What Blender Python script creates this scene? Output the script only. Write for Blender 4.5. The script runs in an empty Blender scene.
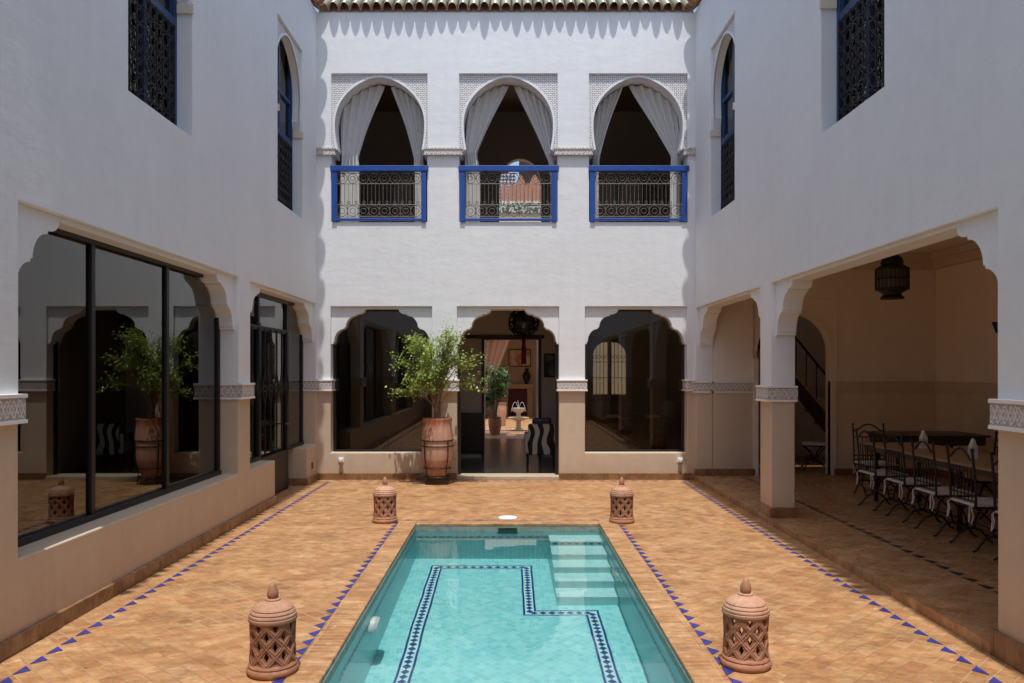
import bpy, bmesh, math, random
from mathutils import Vector, Matrix, noise
PI = math.pi; sin = math.sin; cos = math.cos; R = math.radians
random.seed(7)
S = bpy.context.scene
COL = S.collection
# ------------------------------------------------------------------ helpers
class MB:
    def __init__(s): s.v = []; s.f = []; s.m = []; s.d = {}; s.smooth = False
    def vert(s, p):
        s.v.append(tuple(p)); return len(s.v) - 1
    def wv(s, p):
        k = (round(p[0], 5), round(p[1], 5), round(p[2], 5))
        if k not in s.d: s.d[k] = s.vert(p)
        return s.d[k]
    def face(s, idx, m=0): s.f.append(tuple(idx)); s.m.append(m)
    def poly(s, pts, m=0): s.face([s.vert(p) for p in pts], m)
    def box(s, a, b, m=0, T=None):
        a, b = [min(p, q) for p, q in zip(a, b)], [max(p, q) for p, q in zip(a, b)]
        c = [(a[0], a[1], a[2]), (b[0], a[1], a[2]), (b[0], b[1], a[2]), (a[0], b[1], a[2]),
             (a[0], a[1], b[2]), (b[0], a[1], b[2]), (b[0], b[1], b[2]), (a[0], b[1], b[2])]
        if T: c = [T(*p) for p in c]
        i = [s.vert(p) for p in c]
        for q in ((0, 3, 2, 1), (4, 5, 6, 7), (0, 1, 5, 4), (1, 2, 6, 5), (2, 3, 7, 6), (3, 0, 4, 7)): s.face([i[k] for k in q], m)
    def prism(s, pts, w0, w1, T, m=0, mfront=None):      # pts 2D (u,v), extruded along w
        n = len(pts)
        a = [s.vert(T(u, v, w0)) for u, v in pts]; b = [s.vert(T(u, v, w1)) for u, v in pts]
        s.face(a, m if mfront is None else mfront); s.face(b[::-1], m)
        for k in range(n):
            j = (k + 1) % n; s.face((a[k], b[k], b[j], a[j]), m)
    def tube(s, pts, r, n=8, m=0, closed=False, caps=True):
        pts = [Vector(p) for p in pts]; N = len(pts); rings = []; up = None
        for k, p in enumerate(pts):
            if closed: t = pts[(k + 1) % N] - pts[k - 1]
            else: t = pts[min(k + 1, N - 1)] - pts[max(k - 1, 0)]
            t.normalize()
            if up is None: up = Vector((0, 0, 1)) if abs(t.z) < .9 else Vector((1, 0, 0))
            a = t.cross(up); 
            if a.length < 1e-4: a = t.cross(Vector((.3, .8, .1)))
            a.normalize(); b = a.cross(t); up = b
            rr = r[k] if isinstance(r, (list, tuple)) else r
            rings.append([s.vert(p + a * rr * cos(2 * PI * j / n) + b * rr * sin(2 * PI * j / n)) for j in range(n)])
        for k in range(N if closed else N - 1):
            A = rings[k]; B = rings[(k + 1) % N]
            for j in range(n): s.face((A[j], A[(j + 1) % n], B[(j + 1) % n], B[j]), m)
        if caps and not closed: s.face(rings[0][::-1], m); s.face(rings[-1], m)
    def bar(s, p, q, r, n=6, m=0): s.tube([p, q], r, n, m)
    def lathe(s, prof, c=(0, 0, 0), n=40, m=0, wob=None):
        rings = []
        for (r, z) in prof:
            rings.append([s.vert((c[0] + r * cos(2 * PI * j / n), c[1] + r * sin(2 * PI * j / n), c[2] + z)) for j in range(n)])
        for k in range(len(prof) - 1):
            A, B = rings[k], rings[k + 1]
            for j in range(n): s.face((A[j], A[(j + 1) % n], B[(j + 1) % n], B[j]), m)
        s.face(rings[0][::-1], m); s.face(rings[-1], m)
    def ring(s, c, r, tr, T=None, n=14, k=5, m=0):         # torus in the u-v plane
        pts = [(c[0] + r * cos(2 * PI * j / n), c[1] + r * sin(2 * PI * j / n), c[2]) for j in range(n)]
        if T: pts = [T(*p) for p in pts]
        s.tube(pts, tr, k, m, closed=True)
    def slab(s, us, vs, solid, w0, w1, T, m=0):
        nu, nv = len(us) - 1, len(vs) - 1
        g = [[bool(solid((us[i] + us[i + 1]) / 2, (vs[j] + vs[j + 1]) / 2)) for j in range(nv)] for i in range(nu)]
        V = lambda i, j, w: s.wv(T(us[i], vs[j], w))
        G = lambda i, j: 0 <= i < nu and 0 <= j < nv and g[i][j]
        for i in range(nu):
            for j in range(nv):
                if not g[i][j]: continue
                s.face((V(i, j, w0), V(i + 1, j, w0), V(i + 1, j + 1, w0), V(i, j + 1, w0)), m)
                s.face((V(i, j, w1), V(i, j + 1, w1), V(i + 1, j + 1, w1), V(i + 1, j, w1)), m)
                if not G(i - 1, j): s.face((V(i, j, w0), V(i, j + 1, w0), V(i, j + 1, w1), V(i, j, w1)), m)
                if not G(i + 1, j): s.face((V(i + 1, j, w0), V(i + 1, j, w1), V(i + 1, j + 1, w1), V(i + 1, j + 1, w0)), m)
                if not G(i, j - 1): s.face((V(i, j, w0), V(i, j, w1), V(i + 1, j, w1), V(i + 1, j, w0)), m)
                if not G(i, j + 1): s.face((V(i, j + 1, w0), V(i + 1, j + 1, w0), V(i + 1, j + 1, w1), V(i, j + 1, w1)), m)
    def build(s, name, mats, parent=None, smooth=False, bevel=0, label=None, fix=True):
        me = bpy.data.meshes.new(name); me.from_pydata(s.v, [], s.f)
        if not isinstance(mats, (list, tuple)): mats = [mats]
        for q in mats: me.materials.append(q)
        me.polygons.foreach_set('material_index', s.m)
        me.update()
        if fix:
            bm = bmesh.new(); bm.from_mesh(me); bmesh.ops.recalc_face_normals(bm, faces=bm.faces[:]); bm.to_mesh(me); bm.free()
        if smooth:
            me.polygons.foreach_set('use_smooth', [True] * len(me.polygons))
            try: me.set_sharp_from_angle(angle=R(40))
            except Exception: pass
        o = bpy.data.objects.new(name, me); COL.objects.link(o)
        if parent is not None:
            o.parent = parent
            if parent.type == 'EMPTY': o.location = -Vector(parent.location)
        if bevel:
            b = o.modifiers.new('bevel', 'BEVEL'); b.width = bevel; b.segments = 2; b.limit_method = 'ANGLE'; b.angle_limit = R(50)
        if label: o['label'] = label
        return o
def build_pieces(mb, name, mat, parent, bevel=0, label=None):
    """every connected piece of the builder becomes a mesh of its own"""
    par = list(range(len(mb.v)))
    def find(a):
        while par[a] != a: par[a] = par[par[a]]; a = par[a]
        return a
    for f in mb.f:
        for q in f[1:]: par[find(q)] = find(f[0])
    groups = {}
    for k, f in enumerate(mb.f): groups.setdefault(find(f[0]), []).append(k)
    for ks in groups.values():
        q = MB(); mp = {}
        for k in ks:
            for i in mb.f[k]:
                if i not in mp: mp[i] = q.vert(mb.v[i])
            q.face([mp[i] for i in mb.f[k]], mb.m[k])
        q.build(name, mat, parent, bevel=bevel, label=label)
def empty(name, loc, label, cat, group=None):
    o = bpy.data.objects.new(name, None); COL.objects.link(o); o.location = loc; o.empty_display_size = .1
    o['label'] = label; o['category'] = cat
    if group: o['group'] = group
    return o
def tag(o, label, cat, group=None):
    o['label'] = label; o['category'] = cat
    if group: o['group'] = group
    return o
def struct(o): o['kind'] = 'structure'; return o
def copy_tree(o, parent=None):
    c = o.copy(); COL.objects.link(c)
    if parent is not None: c.parent = parent
    for ch in list(o.children): copy_tree(ch, c)
    return c
W3 = lambda x, y, z: (x, y, z)
# ------------------------------------------------------------------ materials
def newmat(name):
    m = bpy.data.materials.new(name); m.use_nodes = True; nt = m.node_tree
    return m, nt, nt.nodes['Principled BSDF']
def N(nt, t, **k):
    n = nt.nodes.new(t)
    for a, b in k.items(): setattr(n, a, b)
    return n
def L(nt, a, b): nt.links.new(a, b)
def math_(nt, op, a, b=None, c=None):
    n = N(nt, 'ShaderNodeMath', operation=op)
    for i, x in enumerate((a, b, c)):
        if x is None: continue
        if isinstance(x, (int, float)): n.inputs[i].default_value = x
        else: L(nt, x, n.inputs[i])
    return n.outputs[0]
def ramp(nt, fac, stops, interp='LINEAR'):
    r = N(nt, 'ShaderNodeValToRGB'); r.color_ramp.interpolation = interp
    e = r.color_ramp.elements
    while len(e) < len(stops): e.new(.5)
    for q, (p, c) in zip(e, stops):
        q.position = p; q.color = (*c, 1) if not isinstance(c, (int, float)) else (c, c, c, 1)
    L(nt, fac, r.inputs[0]); return r.outputs[0]
def mixc(nt, f, a, b, mode='MIX'):
    n = N(nt, 'ShaderNodeMix', data_type='RGBA', blend_type=mode)
    for i, x in ((0, f), (6, a), (7, b)):
        if isinstance(x, (int, float)): n.inputs[i].default_value = x
        elif isinstance(x, tuple): n.inputs[i].default_value = (*x, 1)
        else: L(nt, x, n.inputs[i])
    return n.outputs[2]
def coords(nt, scale=(1, 1, 1), rot=(0, 0, 0), kind='pos'):
    src = N(nt, 'ShaderNodeNewGeometry').outputs['Position'] if kind == 'pos' else N(nt, 'ShaderNodeTexCoord').outputs['Object']
    mp = N(nt, 'ShaderNodeMapping'); mp.inputs['Scale'].default_value = scale; mp.inputs['Rotation'].default_value = rot
    L(nt, src, mp.inputs[0]); return mp.outputs[0]
def noise_(nt, vec, scale, detail=4, rough=.55):
    n = N(nt, 'ShaderNodeTexNoise'); n.inputs['Scale'].default_value = scale; n.inputs['Detail'].default_value = detail; n.inputs['Roughness'].default_value = rough
    L(nt, vec, n.inputs['Vector']); return n.outputs[0]
def bump(nt, b, h, strength=.3, dist=.01, prev=None):
    n = N(nt, 'ShaderNodeBump'); n.inputs['Strength'].default_value = strength; n.inputs['Distance'].default_value = dist
    L(nt, h, n.inputs['Height'])
    if prev: L(nt, prev, n.inputs['Normal'])
    L(nt, n.outputs[0], b.inputs['Normal']); return n.outputs[0]
def plaster(name, c, var=.06, rough=.75, bstr=.25, c2=None, stain=.32):
    m, nt, b = newmat(name); v = coords(nt)
    n1 = noise_(nt, v, .9, 5, .6); n2 = noise_(nt, v, 7, 5, .6); n3 = noise_(nt, v, 70, 3, .6)
    lo = tuple(x * (1 - var * 1.6) for x in c) if c2 is None else c2
    hi = tuple(min(1, x * (1 + var)) for x in c)
    col = ramp(nt, n1, [(.3, lo), (.7, hi)])
    col = mixc(nt, .35, col, ramp(nt, n2, [(.3, lo), (.7, hi)]))
    drip = noise_(nt, coords(nt, scale=(5, 5, .35)), 1.6, 6, .7)
    col = mixc(nt, ramp(nt, drip, [(.52, 0.), (.75, stain)]), col, tuple(x * .84 for x in c))
    pat = noise_(nt, v, .45, 7, .68)
    col = mixc(nt, ramp(nt, pat, [(.50, 0.), (.54, stain * .45), (.75, stain * .6)]), col, tuple(x * y for x, y in zip(c, (.90, .89, .87))))
    L(nt, col, b.inputs['Base Color']); b.inputs['Roughness'].default_value = rough
    tro = noise_(nt, coords(nt, scale=(1, 1, 2.2)), 2.2, 5, .6)
    p = bump(nt, b, tro, bstr * .8, .018); p = bump(nt, b, n2, bstr * .5, .008, p); bump(nt, b, n3, bstr * .6, .002, p)
    return m
def plain(name, c, rough=.5, metal=0, var=0, spec=None, coat=0):
    m, nt, b = newmat(name); b.inputs['Roughness'].default_value = rough; b.inputs['Metallic'].default_value = metal
    if coat: b.inputs['Coat Weight'].default_value = coat
    if var:
        v = coords(nt, kind='obj'); n1 = noise_(nt, v, 14, 5, .6)
        L(nt, ramp(nt, n1, [(.3, tuple(x * (1 - var) for x in c)), (.7, tuple(min(1, x * (1 + var)) for x in c))]), b.inputs['Base Color'])
        bump(nt, b, noise_(nt, v, 60, 3), .15, .003)
    else: b.inputs['Base Color'].default_value = (*c, 1)
    return m
def tiles(nt, vec, sx, sy, grout, brick=False):
    """-> (random value per tile, 1 on tile / 0 in joint, random value 2)"""
    sp = N(nt, 'ShaderNodeSeparateXYZ'); L(nt, vec, sp.inputs[0])
    y = math_(nt, 'DIVIDE', sp.outputs[1], sy); fy = math_(nt, 'FLOOR', y)
    x = math_(nt, 'DIVIDE', sp.outputs[0], sx)
    if brick: x = math_(nt, 'ADD', x, math_(nt, 'MULTIPLY', fy, .5))
    fx = math_(nt, 'FLOOR', x)
    cb = N(nt, 'ShaderNodeCombineXYZ'); L(nt, fx, cb.inputs[0]); L(nt, fy, cb.inputs[1])
    wn = N(nt, 'ShaderNodeTexWhiteNoise', noise_dimensions='2D'); L(nt, cb.outputs[0], wn.inputs['Vector'])
    ax = math_(nt, 'ABSOLUTE', math_(nt, 'SUBTRACT', math_(nt, 'FRACT', x), .5))
    ay = math_(nt, 'ABSOLUTE', math_(nt, 'SUBTRACT', math_(nt, 'FRACT', y), .5))
    ex = math_(nt, 'MULTIPLY', math_(nt, 'SUBTRACT', .5, ax), sx); ey = math_(nt, 'MULTIPLY', math_(nt, 'SUBTRACT', .5, ay), sy)
    d = math_(nt, 'MINIMUM', ex, ey)
    mk = N(nt, 'ShaderNodeMapRange'); mk.inputs['From Min'].default_value = grout * .4; mk.inputs['From Max'].default_value = grout
    L(nt, d, mk.inputs[0])
    return wn.outputs['Value'], mk.outputs[0], wn.outputs['Color']
def terracotta_floor(name, rot=45, sx=.105, sy=.105, brick=False, dark=1.0, rough=.5, wear=.5):
    m, nt, b = newmat(name)
    v = coords(nt, rot=(0, 0, R(rot)))
    w = N(nt, 'ShaderNodeVectorMath', operation='ADD')      # hand-laid: joints wander a little
    nn = N(nt, 'ShaderNodeTexNoise'); nn.inputs['Scale'].default_value = 3.; L(nt, v, nn.inputs['Vector'])
    sc = N(nt, 'ShaderNodeVectorMath', operation='SCALE'); L(nt, nn.outputs['Color'], sc.inputs[0]); sc.inputs['Scale'].default_value = .035
    L(nt, v, w.inputs[0]); L(nt, sc.outputs[0], w.inputs[1])
    rv, mk, rc = tiles(nt, w.outputs[0], sx, sy, .004, brick)
    k = dark
    cols = [(0, (.30, .135, .06)), (.12, (.43, .215, .10)), (.3, (.50, .28, .14)), (.5, (.55, .35, .19)), (.66, (.43, .225, .115)), (.82, (.59, .41, .24)), (1, (.36, .17, .085))]
    col = ramp(nt, rv, [(p, tuple(x * k for x in c)) for p, c in cols])
    g = coords(nt)
    big = noise_(nt, g, .8, 6, .62)
    col = mixc(nt, .38, col, ramp(nt, big, [(.30, tuple(k * x for x in (.34, .18, .10))), (.48, tuple(k * x for x in (.50, .285, .145))), (.68, tuple(k * x for x in (.57, .38, .22)))]))
    mid = noise_(nt, coords(nt, scale=(1, 1.5, 1)), 6.5, 8, .74)
    col = mixc(nt, ramp(nt, mid, [(.45, 0.), (.60, .7)]), col, tuple(k * x for x in (.30, .145, .060)))
    fine = noise_(nt, g, 38, 6, .75)
    col = mixc(nt, ramp(nt, fine, [(.45, 0.), (.65, .25)]), col, tuple(k * x for x in (.34, .19, .10)))
    gr = noise_(nt, coords(nt, scale=(1.2, 1, 1)), 1.1, 7, .7)
    col = mixc(nt, ramp(nt, gr, [(.55, 0.), (.72, .5)]), col, tuple(k * x for x in (.36, .24, .155)))
    sc1 = noise_(nt, coords(nt, scale=(1, 2.2, 1)), 2.3, 8, .72)
    col = mixc(nt, ramp(nt, sc1, [(.55, 0.), (.68, wear)]), col, tuple(k * x for x in (.66, .50, .35)))
    sc2 = noise_(nt, coords(nt, scale=(1.6, 1, 1)), 5.5, 8, .75)
    col = mixc(nt, ramp(nt, sc2, [(.60, 0.), (.66, wear)]), col, tuple(k * x for x in (.72, .60, .46)))
    m1 = noise_(nt, coords(nt, scale=(1, 1.3, 1)), 1.9, 7, .7)
    col = mixc(nt, 1., col, ramp(nt, m1, [(.30, (.62, .56, .50)), (.46, (.92, .90, .86)), (.56, (1.05, 1.05, 1.04)), (.72, (1.2, 1.2, 1.18))]), 'MULTIPLY')
    m2 = noise_(nt, coords(nt, scale=(1, 1.4, 1)), 7.5, 8, .75)
    col = mixc(nt, .85, col, ramp(nt, m2, [(.30, (.60, .52, .46)), (.50, (1., .98, .96)), (.70, (1.22, 1.24, 1.25))]), 'MULTIPLY')
    col = mixc(nt, ramp(nt, mk, [(0, .75), (.9, 0.)]), col, mixc(nt, ramp(nt, big, [(.45, 0.), (.55, 1.)]), tuple(k * x for x in (.58, .43, .28)), tuple(k * x for x in (.27, .16, .10))))
    col = mixc(nt, 1., col, (.88, .82, .70), 'MULTIPLY')
    L(nt, col, b.inputs['Base Color'])
    L(nt, ramp(nt, mid, [(.35, rough - .2), (.65, rough + .2)]), b.inputs['Roughness'])
    p = bump(nt, b, mk, .6, .003); p = bump(nt, b, rv, .35, .002, p); bump(nt, b, mid, .3, .003, p)
    return m
def pool_tile(name, rot, s=.052, base=((.13, .50, .53), (.24, .65, .66), (.44, .77, .77))):
    m, nt, b = newmat(name)
    v = coords(nt, rot=rot); rv, mk, rc = tiles(nt, v, s, s, .0032)
    col = ramp(nt, rv, [(0, base[0]), (.5, base[1]), (1, base[2])])
    col = mixc(nt, .5, col, base[1])
    col = mixc(nt, ramp(nt, mk, [(0, .6), (1, 0.)]), col, (.55, .74, .74))
    col = mixc(nt, ramp(nt, noise_(nt, coords(nt), 1.3, 5), [(.4, 0.), (.7, .3)]), col, (.27, .68, .70))
    L(nt, col, b.inputs['Base Color']); b.inputs['Roughness'].default_value = .3
    return m
def carved(name, c, recess_shade, scale, kind='scroll'):
    m, nt, b = newmat(name); g = coords(nt)
    if kind == 'scroll':
        wn = noise_(nt, g, scale * .35, 2)
        vo = N(nt, 'ShaderNodeTexVoronoi', feature='DISTANCE_TO_EDGE'); vo.inputs['Scale'].default_value = scale
        mx = N(nt, 'ShaderNodeMix', data_type='VECTOR'); mx.inputs[0].default_value = .12
        nn = N(nt, 'ShaderNodeTexNoise'); nn.inputs['Scale'].default_value = scale * .5; L(nt, g, nn.inputs['Vector'])
        L(nt, g, mx.inputs[4]); L(nt, nn.outputs['Color'], mx.inputs[5]); L(nt, mx.outputs[1], vo.inputs['Vector'])
        h = ramp(nt, vo.outputs['Distance'], [(.05, 1.), (.10, .15), (.17, .1), (.24, 1.)])
    else:                                             # small lattice, its holes painted dark like shade
        sp = N(nt, 'ShaderNodeSeparateXYZ'); L(nt, g, sp.inputs[0])
        a = math_(nt, 'ADD', sp.outputs[0], sp.outputs[1])
        def wv(x, k): return math_(nt, 'SINE', math_(nt, 'MULTIPLY', x, k))
        k = scale
        d1 = wv(math_(nt, 'ADD', a, sp.outputs[2]), k); d2 = wv(math_(nt, 'SUBTRACT', a, sp.outputs[2]), k)
        h = math_(nt, 'MULTIPLY', d1, d2); h2 = math_(nt, 'MULTIPLY', wv(a, k * 1.41), wv(sp.outputs[2], k * 1.41))
        h = ramp(nt, math_(nt, 'ADD', math_(nt, 'MULTIPLY', h, .5), math_(nt, 'MULTIPLY', h2, .5)), [(0., 1.), (.12, .9), (.28, 0.)])
    L(nt, mixc(nt, h, recess_shade, c), b.inputs['Base Color']); b.inputs['Roughness'].default_value = .85  # hollows of the carving get a darker colour as painted shade
    bump(nt, b, h, .6, .010)
    return m
def glass(name, tint, boost=.06, ior=1.65, r=0.0):
    m = bpy.data.materials.new(name); m.use_nodes = True; nt = m.node_tree; nt.nodes.clear()
    o = N(nt, 'ShaderNodeOutputMaterial'); mx = N(nt, 'ShaderNodeMixShader'); t = N(nt, 'ShaderNodeBsdfTransparent'); g = N(nt, 'ShaderNodeBsdfGlossy')
    t.inputs[0].default_value = (*tint, 1); g.inputs['Roughness'].default_value = r; g.inputs[0].default_value = (.95, .95, .93, 1)
    fr = N(nt, 'ShaderNodeFresnel'); fr.inputs[0].default_value = ior
    L(nt, math_(nt, 'ADD', fr.outputs[0], boost), mx.inputs[0]); L(nt, t.outputs[0], mx.inputs[1]); L(nt, g.outputs[0], mx.inputs[2]); L(nt, mx.outputs[0], o.inputs[0])
    return m
def add_splash(m, c, z0=.11, z1=.45):
    """splash marks and scuffs along the foot of a wall"""
    nt = m.node_tree; b = nt.nodes['Principled BSDF']; src = b.inputs['Base Color'].links[0].from_socket
    g = coords(nt); sp = N(nt, 'ShaderNodeSeparateXYZ'); L(nt, g, sp.inputs[0])
    nz = noise_(nt, coords(nt, scale=(2.5, 2.5, 1)), 3, 7, .75)
    h = math_(nt, 'ADD', sp.outputs[2], math_(nt, 'MULTIPLY', math_(nt, 'SUBTRACT', nz, .5), -.9))
    L(nt, mixc(nt, ramp(nt, h, [(z0, .55), (z1, 0.)]), src, c), b.inputs['Base Color'])
def mix_pattern(name, c1, c2, scale, rough=.8, thr=(.47, .53), detail=1, stretch=(1, 1, 1)):
    m, nt, b = newmat(name); v = coords(nt, scale=stretch, kind='obj')
    n = noise_(nt, v, scale, detail, .5)
    L(nt, ramp(nt, n, [(thr[0], c1), (thr[1], c2)]), b.inputs['Base Color']); b.inputs['Roughness'].default_value = rough
    return m
M = {}
M['white'] = plaster('white_plaster', (.772, .786, .788), .045, .7, .4)
M['cream'] = plaster('cream_plaster', (.74, .66, .56), .05, .7, .2)
M['dado'] = plaster('tan_tadelakt', (.58, .468, .345), .06, .5, .25)
add_splash(M['dado'], (.44, .32, .22))
M['room'] = plaster('room_plaster', (.82, .75, .66), .06, .8, .15)
M['ochre'] = plaster('ochre_dado', (.74, .61, .44), .06, .6, .15)
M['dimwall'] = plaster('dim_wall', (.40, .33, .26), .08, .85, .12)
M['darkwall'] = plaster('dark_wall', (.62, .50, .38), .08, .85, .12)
M['ceil'] = plaster('ceiling_plaster', (.80, .70, .58), .05, .85, .1)
def carved_band(name, zc):
    m, nt, b = newmat(name); g = coords(nt); sp = N(nt, 'ShaderNodeSeparateXYZ'); L(nt, g, sp.inputs[0])
    a = math_(nt, 'ADD', sp.outputs[0], sp.outputs[1]); zr = math_(nt, 'SUBTRACT', sp.outputs[2], zc); K = 2 * PI / .135
    def sn(k, ph=0., A=1.): return math_(nt, 'MULTIPLY', math_(nt, 'SINE', math_(nt, 'ADD', math_(nt, 'MULTIPLY', a, k), ph)), A)
    def dist(c, sgn='SUBTRACT'): return math_(nt, 'ABSOLUTE', math_(nt, sgn, zr, c))
    ds = [dist(sn(K, 0, .050)), dist(sn(K, 0, .050), 'ADD'), dist(sn(K * 2, .8, .026)), dist(sn(K * 2, .8, .026), 'ADD'), dist(sn(K * 1.5, 2., .058))]
    d = ds[0]
    for q in ds[1:]: d = math_(nt, 'MINIMUM', d, q)
    ed = math_(nt, 'ABSOLUTE', math_(nt, 'SUBTRACT', math_(nt, 'ABSOLUTE', zr), .066))
    rl = ramp(nt, d, [(.0, 1.), (.0055, 1.), (.0095, 0.)])
    vo = N(nt, 'ShaderNodeTexVoronoi'); vo.inputs['Scale'].default_value = 75; L(nt, g, vo.inputs['Vector'])
    leaf = ramp(nt, vo.outputs['Distance'], [(.25, .8), (.42, 0.)])
    h = math_(nt, 'MAXIMUM', rl, leaf)
    out = ramp(nt, math_(nt, 'ABSOLUTE', zr), [(.064, 0.), (.067, 1.)])
    h = math_(nt, 'MAXIMUM', h, out)
    h = math_(nt, 'MULTIPLY', h, ramp(nt, ed, [(.001, .1), (.004, 1.)]))
    L(nt, mixc(nt, h, (.44, .38, .33), (.80, .77, .73)), b.inputs['Base Color']); b.inputs['Roughness'].default_value = .85  # ground between the scrolls coloured dark, shade of the relief painted in
    bump(nt, b, h, .9, .010); return m
M['bandR'] = carved_band('carved_band_arcade', 1.527); M['bandG'] = carved_band('carved_band_gallery', 5.405); M['band'] = carved_band('carved_band_scroll', 1.555); M['band_unused'] = carved('carved_band', (.84, .80, .75), (.52, .46, .40), 24)
M['alfiz'] = carved('carved_lattice', (.76, .75, .73), (.30, .29, .29), 95, 'lattice')
M['roomband'] = carved('room_carving', (.78, .66, .53), (.60, .48, .36), 30)
M['floor'] = terracotta_floor('zellige_floor', 45, .108, .108)
M['floor2'] = terracotta_floor('arcade_floor_tiles', 45, .108, .108, dark=1.1, wear=.2, rough=.33)
M['coping'] = terracotta_floor('coping_tiles', 0, .21, .06, dark=1.0, wear=.75, rough=.5)
M['skirt'] = terracotta_floor('skirting_tiles', 0, .12, .12, dark=.62, wear=.2, rough=.4)
M['skirt_s'] = M['skirt']
M['blue_tile'] = plain('blue_glazed_tile', (.035, .04, .20), .3, var=.35)
M['navy'] = plain('navy_mosaic', (.008, .05, .20), .3, var=.2)
M['pooltile'] = pool_tile('pool_tiles_straight', (0, 0, 0))
M['pooldiag'] = pool_tile('pool_tiles_diagonal', (0, 0, R(45)), .060)
M['poolshade'] = pool_tile('pool_side_tiles', (R(90), 0, 0), .052, ((.11, .36, .37), (.17, .47, .47), (.26, .55, .54)))  # pool wall tiles, both sets, coloured darker to stand in for shade
M['poolshade2'] = pool_tile('pool_flank_tiles', (R(90), 0, R(90)), .052, ((.11, .36, .37), (.17, .47, .47), (.26, .55, .54)))
M['blue'] = plain('blue_paint', (.012, .065, .30), .42, var=.12)
M['dkblue'] = plain('dark_blue_paint', (.012, .045, .14), .45, var=.2)
M['iron'] = plain('wrought_iron', (.014, .012, .011), .5, .3, var=.3)
M['black'] = plain('black_steel', (.008, .008, .008), .5)
M['greyiron'] = plain('grey_painted_iron', (.13, .12, .10), .6, .1)
M['glass'] = glass('window_glass', (.62, .58, .50), .03, 1.5)
M['glass_side'] = glass('patio_door_glass', (.80, .75, .68), .05, 1.45)
M['cloth'] = plain('curtain_linen', (.64, .62, .59), .9, var=.05)
M['cushion'] = plain('white_cushion', (.66, .62, .55), .9, var=.06)
M['terra_body'] = plain('brown_terracotta', (.33, .155, .085), .8, var=.2)
M['terra'] = plain('terracotta', (.40, .185, .10), .75, var=.16)
M['terra_light'] = plain('pink_terracotta', (.47, .26, .165), .75, var=.1)
for q in ('terra', 'terra_body', 'terra_light'):          # no two fired alike, soot and dust towards the rims
    nt = M[q].node_tree; b = nt.nodes['Principled BSDF']; src = b.inputs['Base Color'].links[0].from_socket
    oi = N(nt, 'ShaderNodeObjectInfo'); c1 = mixc(nt, 1., src, ramp(nt, oi.outputs['Random'], [(0, (.80, .74, .70)), (1, (1.08, 1.06, 1.05))]), 'MULTIPLY')
    dn = noise_(nt, coords(nt, kind='obj'), 9, 7, .75)
    c1 = mixc(nt, ramp(nt, dn, [(.50, 0.), (.68, .6)]), c1, (.16, .09, .055)); dn2 = noise_(nt, coords(nt, kind='obj', scale=(1, 1, 3)), 17, 6, .7)
    L(nt, mixc(nt, ramp(nt, dn2, [(.55, 0.), (.70, .45)]), c1, (.62, .46, .34)), b.inputs['Base Color'])
M['terra_dark'] = plain('dark_terracotta', (.30, .125, .07), .7, var=.25)
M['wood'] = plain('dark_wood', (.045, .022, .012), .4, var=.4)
M['midwood'] = plain('mid_wood', (.20, .10, .05), .45, var=.3)
M['tabletop'] = plain('table_mosaic', (.36, .22, .12), .4, var=.15)
M['soil'] = plain('potting_soil', (.05, .03, .02), .95, var=.3)
M['bark'] = plain('stem_bark', (.22, .15, .09), .85, var=.3)
M['whitem'] = plain('white_enamel', (.8, .8, .78), .35)
M['fabric_red'] = plain('red_upholstery', (.16, .03, .02), .9, var=.2)
M['fabric_blue'] = plain('blue_upholstery', (.03, .06, .18), .9, var=.2)
M['kilim'] = mix_pattern('kilim_fabric', (.10, .05, .035), (.34, .20, .12), 26, stretch=(1, 1, 2.2))
M['zebra'] = None
M['stone'] = plain('cream_marble', (.46, .38, .27), .45, var=.08)
M['tassel'] = plain('dark_red_tassel', (.12, .01, .01), .9)
M['salmon'] = plain('salmon_render', (.45, .23, .16), .8, var=.1)
def leafmat(name, c1, c2):
    m, nt, b = newmat(name)
    oi = N(nt, 'ShaderNodeNewGeometry')
    L(nt, ramp(nt, oi.outputs['Random Per Island'], [(0, c1), (1, c2)]), b.inputs['Base Color'])
    b.inputs['Roughness'].default_value = .45
    tr = N(nt, 'ShaderNodeBsdfTranslucent'); tr.inputs[0].default_value = (c2[0] * 1.5, c2[1] * 1.6, c2[2], 1)
    mx = N(nt, 'ShaderNodeMixShader'); mx.inputs[0].default_value = .3
    L(nt, b.outputs[0], mx.inputs[1]); L(nt, tr.outputs[0], mx.inputs[2]); L(nt, mx.outputs[0], nt.nodes['Material Output'].inputs[0])
    return m
M['leaf'] = leafmat('leaf_green', (.12, .20, .03), (.34, .43, .11))
M['leafdark'] = leafmat('leaf_dark', (.02, .06, .012), (.09, .17, .05))
def zebra():
    m, nt, b = newmat('zebra_fabric'); v = coords(nt, kind='obj')
    w = N(nt, 'ShaderNodeTexWave', wave_type='BANDS', bands_direction='X'); w.inputs['Scale'].default_value = 1.5; w.inputs['Distortion'].default_value = 8; w.inputs['Detail'].default_value = 1; w.inputs['Detail Scale'].default_value = 1.2
    L(nt, v, w.inputs['Vector']); L(nt, ramp(nt, w.outputs[0], [(.42, (.015, .012, .01)), (.5, (.50, .44, .36))]), b.inputs['Base Color']); b.inputs['Roughness'].default_value = .9
    return m
M['zebra'] = zebra()
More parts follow.
